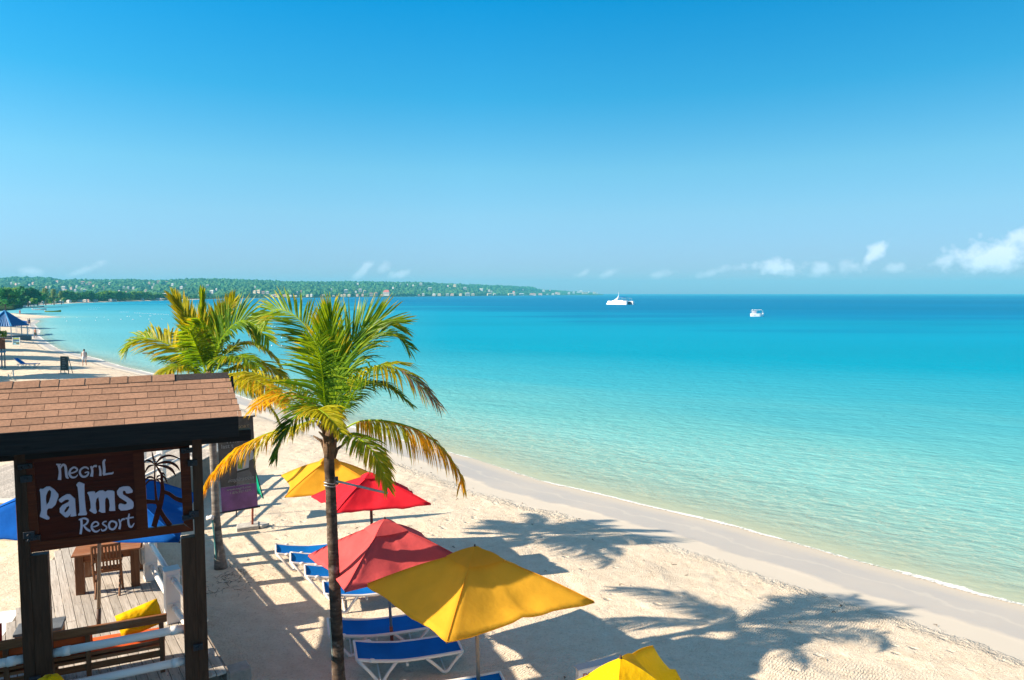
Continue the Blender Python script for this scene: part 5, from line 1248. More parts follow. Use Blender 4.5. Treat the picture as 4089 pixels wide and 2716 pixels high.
def on_hill(x, y):
    f, dr, zr = ridge(x); d = ray(x, y); D = f
    lim = CZ + (1174 - y) / FPX * 1.0
    while D < dr:
        z = CZ + d.z / d.y * D
        if z <= hillz(x, D): break
        D += 12
    return D
def hills():
    xs = np.arange(-420, 2412, 9.0); rows = [-2, -1, 0] + list(np.linspace(.03, 1, 22)) + [1.15, 1.5]
    X = []; Y = []; Z = []
    for k in rows:
        rx = []; ry = []; rz = []
        for x in xs:
            f, dr, zr = ridge(x)
            if k == -2: D = coastD(x) + 16; z = -.1
            elif k == -1: D = coastD(x) + 26; z = .9
            else: D = max(f, coastD(x) + 34) + (dr - f) * k; z = hillz(x, f + (dr - f) * k)
            p = (x - 2044.5) / FPX * D / cos(PITCH); rx.append(p); ry.append(D); rz.append(z)
        X.append(rx); Y.append(ry); Z.append(rz)
    m, nt, b, N, L = nodes('hill ground')
    L(mixc(nt, ramp_(nt, noise_(nt, .02, 5, .6, coords(nt)), [(.35, 0), (.65, 1)]), (.028, .060, .018), (.055, .085, .028)), b.inputs['Base Color']); b.inputs['Roughness'].default_value = 1; b.inputs['Specular IOR Level'].default_value = 0
    setp(grid_obj('hills', np.array(X), np.array(Y), np.array(Z), m), kind='structure')
hills()
HS = []
def hs(o, s, pts):
    for q in pts: HS.append((o[0] + q[0] / s, o[1] + q[1] / s, (q[2] if len(q) > 2 else 8), (q[3] if len(q) > 3 else 'w')))
hs((0, 1080), 2.623, [(120, 140), (170, 150, 9, 'p'), (200, 150), (310, 160), (350, 140, 10, 'p'), (490, 184, 10, 'p'), (525, 182, 8), (605, 124, 11, 'p'), (670, 192, 16), (665, 222, 10), (692, 217, 8, 'p'), (750, 192, 10, 'p'), (790, 214, 9), (805, 175, 9), (870, 137, 14, 'p'), (860, 202, 9), (890, 218, 13), (905, 156, 8, 'p'), (945, 144, 14, 'p'),
    (985, 168, 9, 'p'), (1155, 142, 10), (1090, 188, 8, 'p'), (1300, 185, 9), (1345, 187, 8), (1400, 192, 10), (1250, 228, 8), (1322, 240, 8, 'p'), (1530, 220, 10, 'p'), (1565, 136, 9, 'p'), (1612, 153, 7), (1662, 128, 12, 'p'), (1810, 154, 11), (1905, 187, 13), (1948, 153, 8), (1745, 130, 9, 'p'), (2175, 172, 12), (2225, 238, 18), (1720, 272, 26), (1932, 284, 12, 'y'), (1600, 187, 8)])
hs((800, 1080), 2.623, [(120, 240, 16), (170, 207, 7), (575, 180, 6), (572, 233, 13, 'y'), (615, 231, 16, 'y'), (660, 238, 12, 'p'), (705, 240, 12), (755, 278, 16), (800, 270, 20, 'p'), (880, 274, 16, 'p'), (945, 281, 14), (1000, 280, 12, 'y'), (1055, 228, 7, 'p'), (1015, 240, 7), (1125, 267, 12, 'y'), (1165, 260, 10), (1290, 272, 14, 'y'), (1395, 274, 10, 'y'),
    (1375, 203, 6), (1480, 264, 10, 'y'), (1510, 262, 12, 'y'), (1560, 264, 12, 'y'), (1525, 227, 16), (1650, 145, 8), (1675, 218, 14), (1722, 230, 12, 'y'), (1645, 260, 10, 'p'), (1700, 257, 9, 'p'), (1790, 252, 14, 'p'), (1840, 250, 14, 'p'), (1950, 246, 26, 'r'), (1905, 265, 12, 'p'), (2020, 187, 8), (2095, 150, 7), (2170, 154, 6), (2230, 160, 6), (2310, 150, 12), (2335, 252, 10), (2290, 270, 10, 'p'), (1630, 230, 7)])
hs((1700, 1080), 2.361, [(40, 180, 16), (210, 150, 7), (275, 149, 12, 'y'), (370, 174, 14), (525, 187, 16), (598, 196, 10), (622, 204, 7), (918, 185, 5), (830, 212, 10, 'r'), (80, 234, 14), (130, 234, 14, 'y'), (205, 232, 12), (250, 234, 14, 'p'), (330, 231, 12, 'y'), (395, 228, 18), (445, 235, 14, 'y'), (600, 232, 18, 'y'), (650, 232, 12), (800, 230, 20, 'y'), (830, 226, 12, 'p'), (905, 230, 18),
    (1010, 231, 26, 'p'), (1080, 230, 16, 'p'), (1110, 196, 12), (1175, 193, 6, 'p'), (1150, 229, 8), (1200, 227, 10), (1235, 216, 14, 'p'), (1255, 221, 10, 'y'), (1350, 216, 10), (1395, 209, 10, 'b'), (1438, 204, 12, 'b'), (1465, 200, 12), (1500, 213, 22, 'y'), (1542, 206, 8), (1590, 213, 12, 'y'), (1620, 217, 6)])
hs((0, 1080), 2.623, [(330, 340, 9, 'w'), (360, 345, 7, 'b'), (430, 345, 9), (560, 333, 9, 'y'), (640, 330, 8), (720, 300, 9), (835, 325, 12, 'b'), (890, 322, 9), (920, 325, 8, 'p'), (1000, 322, 8), (1160, 318, 8), (1200, 318, 7), (1490, 305, 8), (1650, 298, 12), (1680, 300, 8)])
WALLC = {'w': plain('white house walls', (.50, .48, .45), .8, .08, 1, 0), 'p': plain('pinkish house walls', (.66, .46, .38), .8, .08, 1, 0), 'y': plain('cream house walls', (.60, .50, .34), .8, .08, 1, 0), 'r': plain('pale wall of the red roofed house', (.70, .62, .52), .8, .08, 1, 0), 'b': plain('grey house walls', (.48, .50, .50), .8, .08, 1, 0)}
ROOFC = {'w': plain('pale roof', (.55, .53, .50), .8, .1, 1, 0), 'p': plain('terracotta roof', (.48, .24, .17), .8, .1, 1, 0), 'y': plain('tan roof', (.50, .40, .28), .8, .1, 1, 0), 'r': plain('red roof', (.50, .13, .09), .8, .1, 1, 0), 'b': plain('grey roof', (.34, .36, .38), .8, .1, 1, 0)}
DARKW = plain('dark window opening', (.05, .06, .07), .4, 0, 1, 0)
HOUSE3 = []
ORD = 'first second third fourth fifth sixth seventh eighth ninth tenth eleventh twelfth thirteenth fourteenth fifteenth sixteenth seventeenth eighteenth nineteenth twentieth'.split()
def ordinal(i):
    if i < 20: return ORD[i]
    t = {2: 'twenty', 3: 'thirty', 4: 'forty', 5: 'fifty', 6: 'sixty'}[(i + 1) // 10]
    return t + '-' + ORD[(i + 1) % 10 - 1] if (i + 1) % 10 else t[:-1] + 'ieth'
def zone(x):
    for lim, z in ((340, 'above the moored boats'), (700, 'above the beach trees'), (1000, 'behind the farther palm'), (1500, 'between the two palm crowns'), (2100, 'right of the front palm')):
        if x < lim: return z
    return 'on the headland tip'
def number_labels(items, fmt=None):
    """items: (object, x). Things that share a label are told apart by their order from the left"""
    d = {}
    for o, x in items: d.setdefault(o['label'], []).append((x, o))
    for l, v in d.items():
        if len(v) > 1:
            for i, (x, o) in enumerate(sorted(v, key=lambda q: q[0])): o['label'] = '%s, %s from left' % (l, ordinal(i))
def houses():
    word = {'w': 'white', 'p': 'pinkish', 'y': 'cream', 'r': 'red roofed', 'b': 'grey'}
    for i, (x, y, w, c) in enumerate(HS):
        low = y > np.interp(x, [0, 700, 1000, 1700, 2400], [1185, 1182, 1178, 1170, 1164])
        hut = x < 700 and y > 1190
        if hut: D = coastD(x) + 18; z = .3
        elif y > 1174 - (-7 + 1) * FPX / 3000 or low: D = max(coastD(x) + 40, on_hill(x, y)) if not low else coastD(x) + 44; z = min(hillz(x, D), 3) - .5
        else: D = on_hill(x, y + 3); z = hillz(x, D)
        D = max(D, coastD(x) + 16)
        pxm = D / FPX; W_ = max(3.2, w * pxm * .95); Hh = min(W_ * .55, 6.5 if not low else 7.5); Hh = max(Hh, 3.0 if D > 900 else 1.7); dep = W_ * .7
        b = P(x, y, D=D); zt = (max(z, b.z - Hh * .4) + (1.5 if not low else 0)) if not hut else -.2
        where = 'on the far shore' if low else ('among the trees of the hillside' if not hut else 'under the trees behind the far beach')
        size = 'big ' if w >= 14 else ('tiny ' if w <= 7 else '')
        lev = 'on the far shore' if low else ('near the ridge' if y < np.interp(x, RX, RY) + 22 else 'on the wooded slope')
        lab = ('%s beach hut under the trees behind the far beach' % word[c]) if hut else '%s%s house %s %s' % (size, word[c], lev, zone(x))
        t = thing('beach_hut' if hut else 'house', (b.x, D, zt), lab, 'hut' if hut else 'house', 'huts behind the far beach' if hut else 'houses across the bay'); HL.append((t, x))
        a = rnd.uniform(-.35, .35); X = Vector((cos(a), sin(a), 0)); Yv = Vector((-sin(a), cos(a), 0)); o = Vector((b.x, D, zt))
        m = MB(); bs = 2.4 if not hut else .3; m.box(o + K * (Hh / 2 - bs / 2), (W_, dep, Hh + bs), X, Yv, K); obj('wall', m, WALLC[c], t)
        rh = Hh * (.32 if c != 'r' else .8); m = MB(); q = .54
        vs = [o + X * W_ * sx * q + Yv * dep * sy * q + K * (Hh - .05) for sy in (-1, 1) for sx in (-1, 1)] + [o + X * W_ * .32 * s + K * (Hh + rh) for s in (-1, 1)]
        m.add(vs, [(0, 1, 5, 4), (3, 2, 4, 5), (0, 4, 2), (1, 3, 5), (0, 2, 3, 1)]); obj('roof', m, ROOFC[c], t)
        if w >= 10:
            nw = max(2, int(w / 5))
            for k in range(nw):
                m = MB(); m.box(o - Yv * (dep / 2 + .04) + X * W_ * ((k + .5) / nw - .5) * .86 + K * Hh * .5, (W_ / nw * .38, .08, Hh * .34), X, Yv, K); obj('window', m, DARKW, t)
        HOUSE3.append((x, y, w, D))
HL = []
houses(); number_labels(HL)
def forest():
    r = random.Random(21); me_v = []; me_f = []; cols = []; 
    bm = bmesh.new(); bmesh.ops.create_icosphere(bm, subdivisions=1, radius=1); bv = [v.co.copy() for v in bm.verts]; bf = [tuple(x.index for x in f.verts) for f in bm.faces]; bm.free()
    bv = np.array([tuple(v) for v in bv])
    vs = []; fs = []; cc = []; n = 0; rs = np.random.RandomState(5)
    H = np.array([(h[0], h[1], h[2], h[3]) for h in HOUSE3])
    for k in range(15500):
        x = r.uniform(-420, 2408); f, dr, zr = ridge(x); t = r.random() ** .9 * 1.02; D = f + (dr - f) * t
        s = r.uniform(4.0, 8.5) * (1 if x < 2150 else .75)
        if x < 705 and k % 5 == 0: D = r.uniform(coastD(x) + 70, f); s = r.uniform(4.5, 7); z = .9
        else: D = max(D, coastD(x) + 36 + s); z = hillz(x, D)
        if x > 2270: s *= .6
        ytop = 1174 - (z + s * 1.25 - CZ) * FPX / D
        hit = np.where((np.abs(H[:, 0] - x) < H[:, 2] * .5 + s * .8 * FPX / D) & (D < H[:, 3] + 6) & (ytop < H[:, 1] + 3) & (1174 - (z - CZ) * FPX / D > H[:, 1] - 6))[0]
        if len(hit): continue
        px_ = (x - 2044.5) / FPX * D
        j = 1 + .3 * rs.uniform(-1, 1, (12, 1)); v = bv * j * np.array([s, s, s * r.uniform(.65, .95)]) + np.array([px_, D, z + s * .3])
        vs.append(v); fs += [tuple(i + n * 12 for i in q) for q in bf]
        g = r.uniform(.6, 1.5); y_ = r.random(); c = (.022 + .04 * y_, .095 + .045 * y_, .030 + .002 * y_); cc.append(tuple(min(1, q * g) for q in c)); n += 1
    V_ = np.concatenate(vs); me = bpy.data.meshes.new('hill_forest'); me.from_pydata(V_.tolist(), [], fs); me.update()
    at = me.color_attributes.new('tint', 'FLOAT_COLOR', 'CORNER'); a = np.ones((len(me.loops), 4), np.float32); a[:, :3] = np.repeat(np.array(cc), 60, axis=0); at.data.foreach_set('color', a.ravel())
    me.materials.append(leafmat('forest canopy', 0, .9, detail=.25)); o = bpy.data.objects.new('hill_forest', me); COL.objects.link(o)
    setp(o, 'dense green woodland covering the low hills across the bay', 'forest', kind='stuff')
forest()
def mast():
    p = P(1767, 1132, D=3000); t = thing('radio_mast', (p.x, 3000, 40), 'thin pale radio mast rising from the wooded ridge', 'mast')
    m = MB(); m.tube([(p.x, 3000, 40), (p.x, 3000, CZ + (1174 - 1121) * 3000 / FPX)], [.9, .4], 4); obj('pole', m, METAL, t)
mast()

number_labels([q for q in TL_ if q[0]['group'] == G1])
# ------------------------------------------------------------------ far beach furniture and people
def gazebo():
    D = 112; o = P(23, 1340, D=D); o.z = -.1; t = thing('gazebo', o, 'beach gazebo with a blue corrugated pyramid roof on thin pale posts', 'gazebo')
    R_ = 3.25; ez = 1.95; az = 4.35; BL_ = plain('blue roof sheet', (.0, .11, .30), .45, .15, 3, 0); BL2 = plain('light blue hip cap', (.04, .25, .52), .45, .1, 3, 0)
    C = [o + Vector((cos(a), sin(a), 0)) * R_ + K * ez for a in [R(20 + 60 * k) for k in range(6)]]; ap = o + K * az
    for i in range(6):
        a, b = C[i], C[(i + 1) % 6]; n = 9; vs = []
        nn = (b - a).cross(ap - a).normalized()
        if nn.z < 0: nn = -nn
        m = MB()
        for k in range(n):
            for s, h in ((0, 0), (.45, .07), (.55, .07), (1, 0)):
                w = (k + s) / n; vs.append(a.lerp(b, w) + nn * h)
        m.add(vs + [ap], [(j, j + 1, len(vs)) for j in range(len(vs) - 1)]); obj('roof_panel', m, BL_, t)
        m = MB(); m.tube([a + K * .05, ap + K * .08], .10, 5); obj('hip_cap', m, BL2, t)
        m = MB(); m.tube([(a.x * .92 + o.x * .08, a.y * .92 + o.y * .08, -.5), a * .92 + o * .08 + K * .12], .07, 6); obj('post', m, plain('pale blue post', (.45, .55, .60), .5), t)
    m = MB(); m.tube([o - K * .3, o + K * .28], 3.5, 12); obj('base', m, plain('grey stone base', (.17, .17, .18), .9), t)
gazebo()
def awning():
    D = 130; a = P(62, 1278, D=D); b = P(108, 1287, D=D); a2 = P(66, 1276, D=D + 3); b2 = P(108, 1283, D=D + 3); t = thing('blue_awning', (b.x, D, -.2), 'low flat blue awning behind the gazebo roof', 'awning')
    m = MB(); m.prism([a, b, b2, a2], K * -.12); obj('sheet', m, BLUE_C, t)
    for p in (a, b, b2, a2):
        m = MB(); m.tube([(p.x, p.y, -.4), p - K * .05], .05, 5); obj('post', m, WHITE2, t)
awning()
def kiosk():
    D = 58; o = P(10, 1470, z=0); t = thing('bar_kiosk', (o.x, o.y, 0), 'small wooden beach stand with leafy plants on top at the left edge', 'stand')
    pm = D / FPX; br = wood('kiosk boards', (.08, .04, .03), (.2, .1, .07), axis='z')
    for x in (-4, 8, 20):
        m = MB(); p = P(x, 1470, D=o.y); m.tube([(p.x, o.y, -.1), (p.x + .05, o.y, 2.7)], .06, 6); obj('post', m, plain('blue grey post', (.12, .18, .22), .6), t)
    for k in range(6):
        m = MB(); p = P(-8 + k * 5.2, 1372, D=o.y - .1); m.box(p, (.10, .05, 1.05)); obj('board', m, br, t)
    m = MB(); p = P(6, 1405, D=o.y - .2); m.box(p, (.55, .4, .14)); obj('blue_shelf', m, plain('blue paint', (.03, .16, .32), .5), t)
    r = random.Random(9); m = MB()
    for k in range(260):
        p = P(r.uniform(-10, 27), r.uniform(1322, 1346), D=o.y + r.uniform(-.5, .5)); u = Vector((r.gauss(0, 1), r.gauss(0, 1), r.gauss(0, 1))).normalized() * .11; v = u.cross(K).normalized() * .06
        g = r.uniform(.7, 1.5); m.add([p - u, p + v, p + u, p - v], [(0, 1, 2, 3)], (.10 * g, .19 * g, .015))
    obj('foliage', m, TREEL, t)
kiosk()
def aboard():
    o = P(256, 1494, z=-.05); D = o.y; t = thing('chalkboard', o, 'dark upright A frame notice board standing alone on the shaded sand', 'board')
    grn = plain('dark green board', (.02, .035, .035), .5, .3, 4, 0); fr_ = plain('board frame', (.035, .09, .085), .6)
    a, b = P(242, 1424, D=D), P(271, 1424, D=D); c, d = P(244, 1478, D=D), P(272, 1478, D=D)
    m = MB(); m.prism([a, b, d, c], Vector((0, .05, 0))); obj('panel', m, grn, t)
    for q0, q1 in ((a, P(243, 1496, D=D)), (b, P(274, 1496, D=D))):
        m = MB(); m.tube([q0, q1], .035, 5); obj('leg', m, fr_, t)
        m = MB(); m.tube([q0 + Vector((0, .05, 0)), q1 + Vector((0, .6, 0))], .03, 5); obj('leg', m, fr_, t)
    for q0, q1 in ((a, b), (c, d)):
        m = MB(); m.tube([q0 - Vector((0, .01, 0)), q1 - Vector((0, .01, 0))], .035, 5); obj('rail', m, fr_, t)
    tx = plain('chalk', (.25, .27, .26), .8, 0, 1, 0)
    for k in range(6):
        m = MB(); y = 1432 + k * 7; p = P(248, y, D=D - .02); q = P(248 + rnd.uniform(10, 18), y, D=D - .02); m.box((p + q) / 2, ((q - p).length, .006, .035)); obj('chalk_line', m, tx, t)
    m = MB(); m.box(P(251, 1493, D=D - .3), (.5, .4, .16)); obj('ballast', m, CONC, t)
aboard()
def poster():
    o = P(64, 1382, z=-.1); D = o.y; t = thing('poster_stand', o, 'pale blue poster stand in front of the blue roofed gazebo', 'sign')
    m = MB(); m.prism([P(50, 1348, D=D), P(79, 1348, D=D), P(79, 1377, D=D), P(50, 1377, D=D)], Vector((0, .08, 0))); obj('panel', m, plain('pale blue poster', (.20, .42, .52), .6, .3, 3, 0), t)
    for q, c in (((54, 1350, 76, 1355), (.35, .38, .05)), ((54, 1357, 76, 1361), (.01, .04, .20)), ((54, 1364, 62, 1368), (.05, .06, .05)), ((64, 1367, 76, 1374), (.10, .12, .06))):
        m = MB(); x0, y0, x1, y1 = q; m.prism([P(x0, y0, D=D - .02), P(x1, y0, D=D - .02), P(x1, y1, D=D - .02), P(x0, y1, D=D - .02)], Vector((0, .01, 0))); obj('printed_block', m, plain('poster print', c, .6, .3, 3, 0), t)
    for x in (50, 79):
        m = MB(); m.tube([P(x, 1347, D=D), P(x, 1384, D=D)], .04, 5); obj('leg', m, WHITE2, t)
poster()
def rope_posts():
    for k, (x, y, lab) in enumerate(((54, 1503, 'short white rope post on the shaded sand below the lone lounger'), (34, 1512, 'lower white rope post left of the taller one'))):
        p = P(x, y, z=-.02); t = thing('rope_post', p, lab, 'post'); h = .62 if k == 0 else .35
        m = MB(); m.tube([p - K * .1, p + K * h], .045, 8); obj('stake', m, WHITE2, t)
        m = MB(); q = P(x + (-22 if k == 0 else 34), y + 14, z=0); m.tube([p + K * h, (p + K * h).lerp(q, .5) - K * .05, q], .012, 4); obj('rope', m, plain('rope', (.5, .45, .3), .9), t)
rope_posts()

def person(loc, h, facing, pose, skin, label, clothes):
    J = {'pel': (0, 0, .53), 'spi': (0, 0, .64), 'che': (0, 0, .76), 'nec': (0, 0, .845), 'hea': (0, .006, .885), 'top': (0, .004, .965)}
    s = pose
    for sg, n in ((-1, 'l'), (1, 'r')):
        st = s * sg
        J['hip' + n] = (sg * .05, 0, .50); J['kne' + n] = (sg * .055, .02 + st * .10, .28); J['ank' + n] = (sg * .055, st * .17 - .01, .045); J['toe' + n] = (sg * .06, st * .17 + .07, .018)
        J['sho' + n] = (sg * .105, 0, .80); J['elb' + n] = (sg * .135, -st * .05, .63); J['wri' + n] = (sg * .14, -st * .09 + .03, .49); J['han' + n] = (sg * .14, -st * .10 + .05, .44)
    E = [('pel', 'spi'), ('spi', 'che'), ('che', 'nec'), ('nec', 'hea'), ('hea', 'top')]
    for n in 'lr': E += [('pel', 'hip' + n), ('hip' + n, 'kne' + n), ('kne' + n, 'ank' + n), ('ank' + n, 'toe' + n), ('che', 'sho' + n), ('sho' + n, 'elb' + n), ('elb' + n, 'wri' + n), ('wri' + n, 'han' + n)]
    RD = dict(pel=.075, spi=.066, che=.080, nec=.030, hea=.050, top=.040, hip=.055, kne=.032, ank=.020, toe=.016, sho=.034, elb=.022, wri=.015, han=.02)
    names = list(J); t = thing('person', loc, label, 'person')
    me = bpy.data.meshes.new('body'); me.from_pydata([tuple(c * h for c in J[n]) for n in names], [(names.index(a), names.index(b)) for a, b in E], [])
    o = bpy.data.objects.new('body', me); COL.objects.link(o); sk = o.modifiers.new('s', 'SKIN'); sk.use_smooth_shade = True
    for i, n in enumerate(names):
        r = RD[n[:3]] * h * .95; me.skin_vertices[0].data[i].radius = (r, r * (.72 if n in ('pel', 'spi', 'che') else 1)); me.skin_vertices[0].data[i].use_root = (n == 'pel')
    o.modifiers.new('u', 'SUBSURF').levels = 1
    dg = bpy.context.evaluated_depsgraph_get(); m2 = bpy.data.meshes.new_from_object(o.evaluated_get(dg)); bpy.data.objects.remove(o)
    m2.name = 'body'; m2.materials.clear(); m2.materials.append(plain('skin', skin, .6, .1, 5, 0)); b = bpy.data.objects.new('body', m2); COL.objects.link(b); b.parent = t; OFF[b.name] = Vector((0, 0, 0))
    t.rotation_euler = (0, 0, facing)
    def sleeve(nm, pts, r, col):
        m = MB(); m.tube([tuple(c * h for c in p) for p in pts], [q * h for q in r], 12)
        mm = bpy.data.meshes.new(nm); mm.from_pydata(m.v, [], m.f); mm.polygons.foreach_set('use_smooth', [True] * len(mm.polygons)); mm.materials.append(plain(nm + ' cloth', col, .8, .15, 5, 0)); q = bpy.data.objects.new(nm, mm); COL.objects.link(q); q.parent = t
    for kind, col in clothes:
        if kind == 'shorts':
            for sg in (-1, 1): sleeve('shorts', [(sg * .03, 0, .56), (sg * .052, pose * sg * .03, .46), (sg * .056, .01 + pose * sg * .07, .34)], [.085, .068, .06], col)
        if kind == 'shirt': sleeve('shirt', [(0, 0, .52), (0, 0, .62), (0, 0, .74), (0, 0, .82), (0, 0, .85)], [.088, .085, .098, .10, .04], col)
        if kind == 'dress': sleeve('dress', [(0, 0, .33), (0, 0, .5), (0, 0, .63), (0, 0, .76), (0, 0, .84)], [.13, .10, .08, .095, .04], col)
        if kind == 'hair': sleeve('hair', [(0, -.012, .89), (0, -.012, .93), (0, -.006, .99)], [.045, .058, .022], col)
    return t
def onbeach(x, y): 
    z = -.3
    for _ in range(6):
        p = P(x, y, z=z); z = float(beach_z(sdist(np.array([p.x]), np.array([p.y]))[0]))
    p.z = z; return p
person(onbeach(142, 1350), 1.75, R(170), .6, (.42, .20, .13), 'bare chested person in dark shorts walking along the waterline', [('shorts', (.03, .08, .07)), ('hair', (.02, .015, .01))])
person(onbeach(111, 1298), 1.6, R(150), .4, (.34, .17, .11), 'person in pale clothes walking left of another by the water', [('shirt', (.6, .55, .5)), ('shorts', (.5, .4, .35)), ('hair', (.03, .02, .01))])
person(onbeach(118, 1301), 1.8, R(180), .5, (.25, .13, .09), 'person in a dark top walking right of another by the water', [('shirt', (.03, .08, .14)), ('shorts', (.10, .02, .05)), ('hair', (.02, .015, .01))])
person(onbeach(80, 1257), 1.75, R(180), .5, (.3, .15, .1), 'person in red far along the beach above the gazebo roof', [('dress', (.45, .03, .04)), ('hair', (.02, .015, .01))])
person(onbeach(338, 1462), 1.75, R(200), .9, (.36, .18, .12), 'person in white shorts walking right of the dark notice board', [('shorts', (.72, .72, .72)), ('shirt', (.62, .50, .46)), ('hair', (.05, .03, .02))])

def far_lounger():
    t = thing('sun_lounger', (0, 0, 0), 'blue lounger with its backrest raised, alone on the far shaded sand', 'sun lounger')
    prof = [(0, .85), (.6, .38), (.8, .34), (1.93, .34)]; hw = .33; m = MB(); m.add([(x, y, z) for x, z in prof for y in (-hw, hw)], [(2 * i, 2 * i + 2, 2 * i + 3, 2 * i + 1) for i in range(3)]); obj('sling', m, BLUE, t)
    for s in (-1, 1):
        m = MB(); m.tube([(x, s * hw, z) for x, z in prof[:2]], .03, 6); m.tube([(.3, s * hw, .33), (1.93, s * hw, .33)], .035, 6); obj('side_rail', m, WHITE, t)
        for a, b, c in ((.35, .55, .8), (1.3, 1.6, 1.9)):
            m = MB(); m.tube([(a, s * hw, .33), (b, s * hw, .02), (c, s * hw, .33)], .03, 6); obj('leg', m, WHITE, t)
    a = P(66, 1466, z=0); b = P(152, 1464, z=0); sc = 1.0
    t.location = P(64, 1468, z=0); t.rotation_euler = (0, 0, R(4)); t.scale = (1.05, 1.05, 1.05)
far_lounger()

# ------------------------------------------------------------------ boats and buoys
def hull_mesh(L, B, H, bow=.35, sheer=.25, n=12, flat=.7, rake=.0):
    m = MB(); vs = []
    for i in range(n + 1):
        t = i / n; w = B / 2 * (1 - max(0, (t - (1 - bow)) / bow) ** 1.8) * (.8 + .2 * min(1, t * 4)); z1 = H + sheer * max(0, t - .4) ** 2 * 2.2; x = t * L - L / 2
        xt = x - rake * max(0, t - .6) / .4; vs += [(xt, -w, z1), (x, -w * flat, -.25 * H), (x, 0, -.35 * H), (x, w * flat, -.25 * H), (xt, w, z1)]
    m.add(vs, [(i * 5 + k, (i + 1) * 5 + k, (i + 1) * 5 + k + 1, i * 5 + k + 1) for i in range(n) for k in range(4)] + [(0, 1, 2, 3, 4), tuple(n * 5 + k for k in (4, 3, 2, 1, 0))])
    m.add([(v[0], v[1] * .96, v[2] - .12) for v in vs if abs(v[1]) > 0 or True][0:0], [])
    dk = [(vs[i * 5][0], vs[i * 5][1] * .96, vs[i * 5][2] - .08) for i in range(n + 1)] + [(vs[i * 5 + 4][0], vs[i * 5 + 4][1] * .96, vs[i * 5 + 4][2] - .08) for i in range(n + 1)]
    m.add(dk, [(i, i + 1, n + 2 + i, n + 1 + i) for i in range(n)]); return m
GEL = plain('white gelcoat', (.82, .82, .82), .3, .03, 1, 0)
def loc_obj(nm, m, mat, t, smooth=False): return obj(nm, m, mat, t, smooth)
def catamaran():
    p = P(2474, 1216, z=ZW); t = thing('catamaran', (0, 0, 0), 'large white catamaran with a short mast anchored near the horizon', 'catamaran')
    for s in (-1, 1):
        m = hull_mesh(19, 1.9, 2.15, .22, .15, rake=1.9); m.v = [(a, b + s * 3.2, c + .1) for a, b, c in m.v]; obj('hull', m, GEL, t)
    m = MB(); m.box((-1.2, 0, 1.95), (14, 7.4, .45)); obj('deck', m, GEL, t, bevel=.1)
    m = MB(); m.prism([(-5.5, -2.6, 2.15), (-5.0, -2.6, 2.75), (3.0, -2.6, 2.85), (5.0, -2.6, 2.15)], (0, 5.2, 0)); obj('cabin', m, GEL, t)
    m = MB(); m.box((-1.8, -2.63, 2.5), (6, .08, .3)); m.box((-8.25, 0, 1.2), (.1, 3.6, .9)); obj('window', m, plain('dark boat glass', (.03, .06, .08), .15, 0, 1, 0), t)
    m = MB(); m.tube([(2.2, 0, 3.4), (1.0, 0, 5.5)], [.5, .35], 8); m.tube([(5.2, 0, 2.3), (1.0, 0, 5.0)], [.28, .28], 6); obj('arch', m, GEL, t)
    m = MB(); m.tube([(1.0, 0, 5.3), (1.0, 0, 8.4)], [.12, .05], 6); obj('mast', m, GEL, t)
    m = MB(); m.prism([(-.2, -2.2, 5.0), (-4.5, -2.2, 4.8), (-4.5, -2.2, 4.95), (-.2, -2.2, 5.15)], (0, 4.4, 0)); obj('canopy', m, BLUE_C, t)
    m = MB()
    for x in (-.4, -2.4, -4.4, -6.5, -8.2):
        for y in (-2.6, 2.6): m.tube([(x, y, 3.4 if x > -7 else 2.6), (x, y, 4.7 if x > -5 else 4.0)], .06, 4)
    for y in (-2.6, 2.6): m.tube([(-.2, y, 4.6), (-4.4, y, 4.5), (-8.3, y, 3.9)], .05, 4)
    obj('railing', m, METAL, t)
    t.location = p; t.rotation_euler = (0, 0, R(180 - 52)); t.scale = (1.1, 1.1, 1.1)
catamaran()
def glass_boat():
    p = P(3022, 1264, z=ZW); t = thing('tour_boat', (0, 0, 0), 'small white canopied tour boat on the turquoise water', 'boat')
    m = hull_mesh(4.1, 1.7, 1.0, .35, .35, rake=-.35); obj('hull', m, GEL, t)
    m = MB(); m.box((0, 0, 2.15), (3.6, 1.7, .06)); obj('canopy', m, plain('teal canopy', (.10, .30, .38), .6, .1, 2, 0), t)
    m = MB()
    for x in (-1.7, -.2, 1.75):
        for y in (-.75, .75): m.tube([(x, y, .6), (x, y, 2.15)], .035, 5)
    obj('canopy_posts', m, WHITE, t)
    for k, x in enumerate((-1.62, -1.38, -1.12, -.74)):
        m = MB(); m.box((x, -.72, 1.48), (.17 if k < 3 else .26, .10, 1.2)); obj('curtain', m, plain('striped curtain', (.80, .74, .74) if k % 2 == 0 else (.66, .5, .5), .8, 0, 1, 0), t)
    r = random.Random(2)
    for k in range(7):
        m = MB(); m.ball((-1.4 + k * .46, r.uniform(-.3, .3), 2.27), r.uniform(.10, .17), 6, 5, (1.5, 1, .7)); obj('life_jacket', m, plain('white life jacket', (.75, .72, .74), .8, 0, 1, 0), t)
    m = MB(); m.ball((1.95, -.6, 1.0), .22, 8, 6, (.8, .8, 1.2)); obj('fender', m, GEL, t)
    m = MB(); m.box((.8, -.85, .52), (.12, .03, .12)); obj('orange_mark', m, plain('orange mark', (.7, .25, .08), .6, 0, 1, 0), t)
    text_mesh('lettering', 'NEGRIL', .26, (-1.5, -.80, .42), (1, 0, 0), (0, 0, 1), plain('grey boat lettering', (.2, .22, .24), .6, 0, 1, 0), t)
    t.location = p; t.rotation_euler = (0, 0, R(-8))
glass_boat()
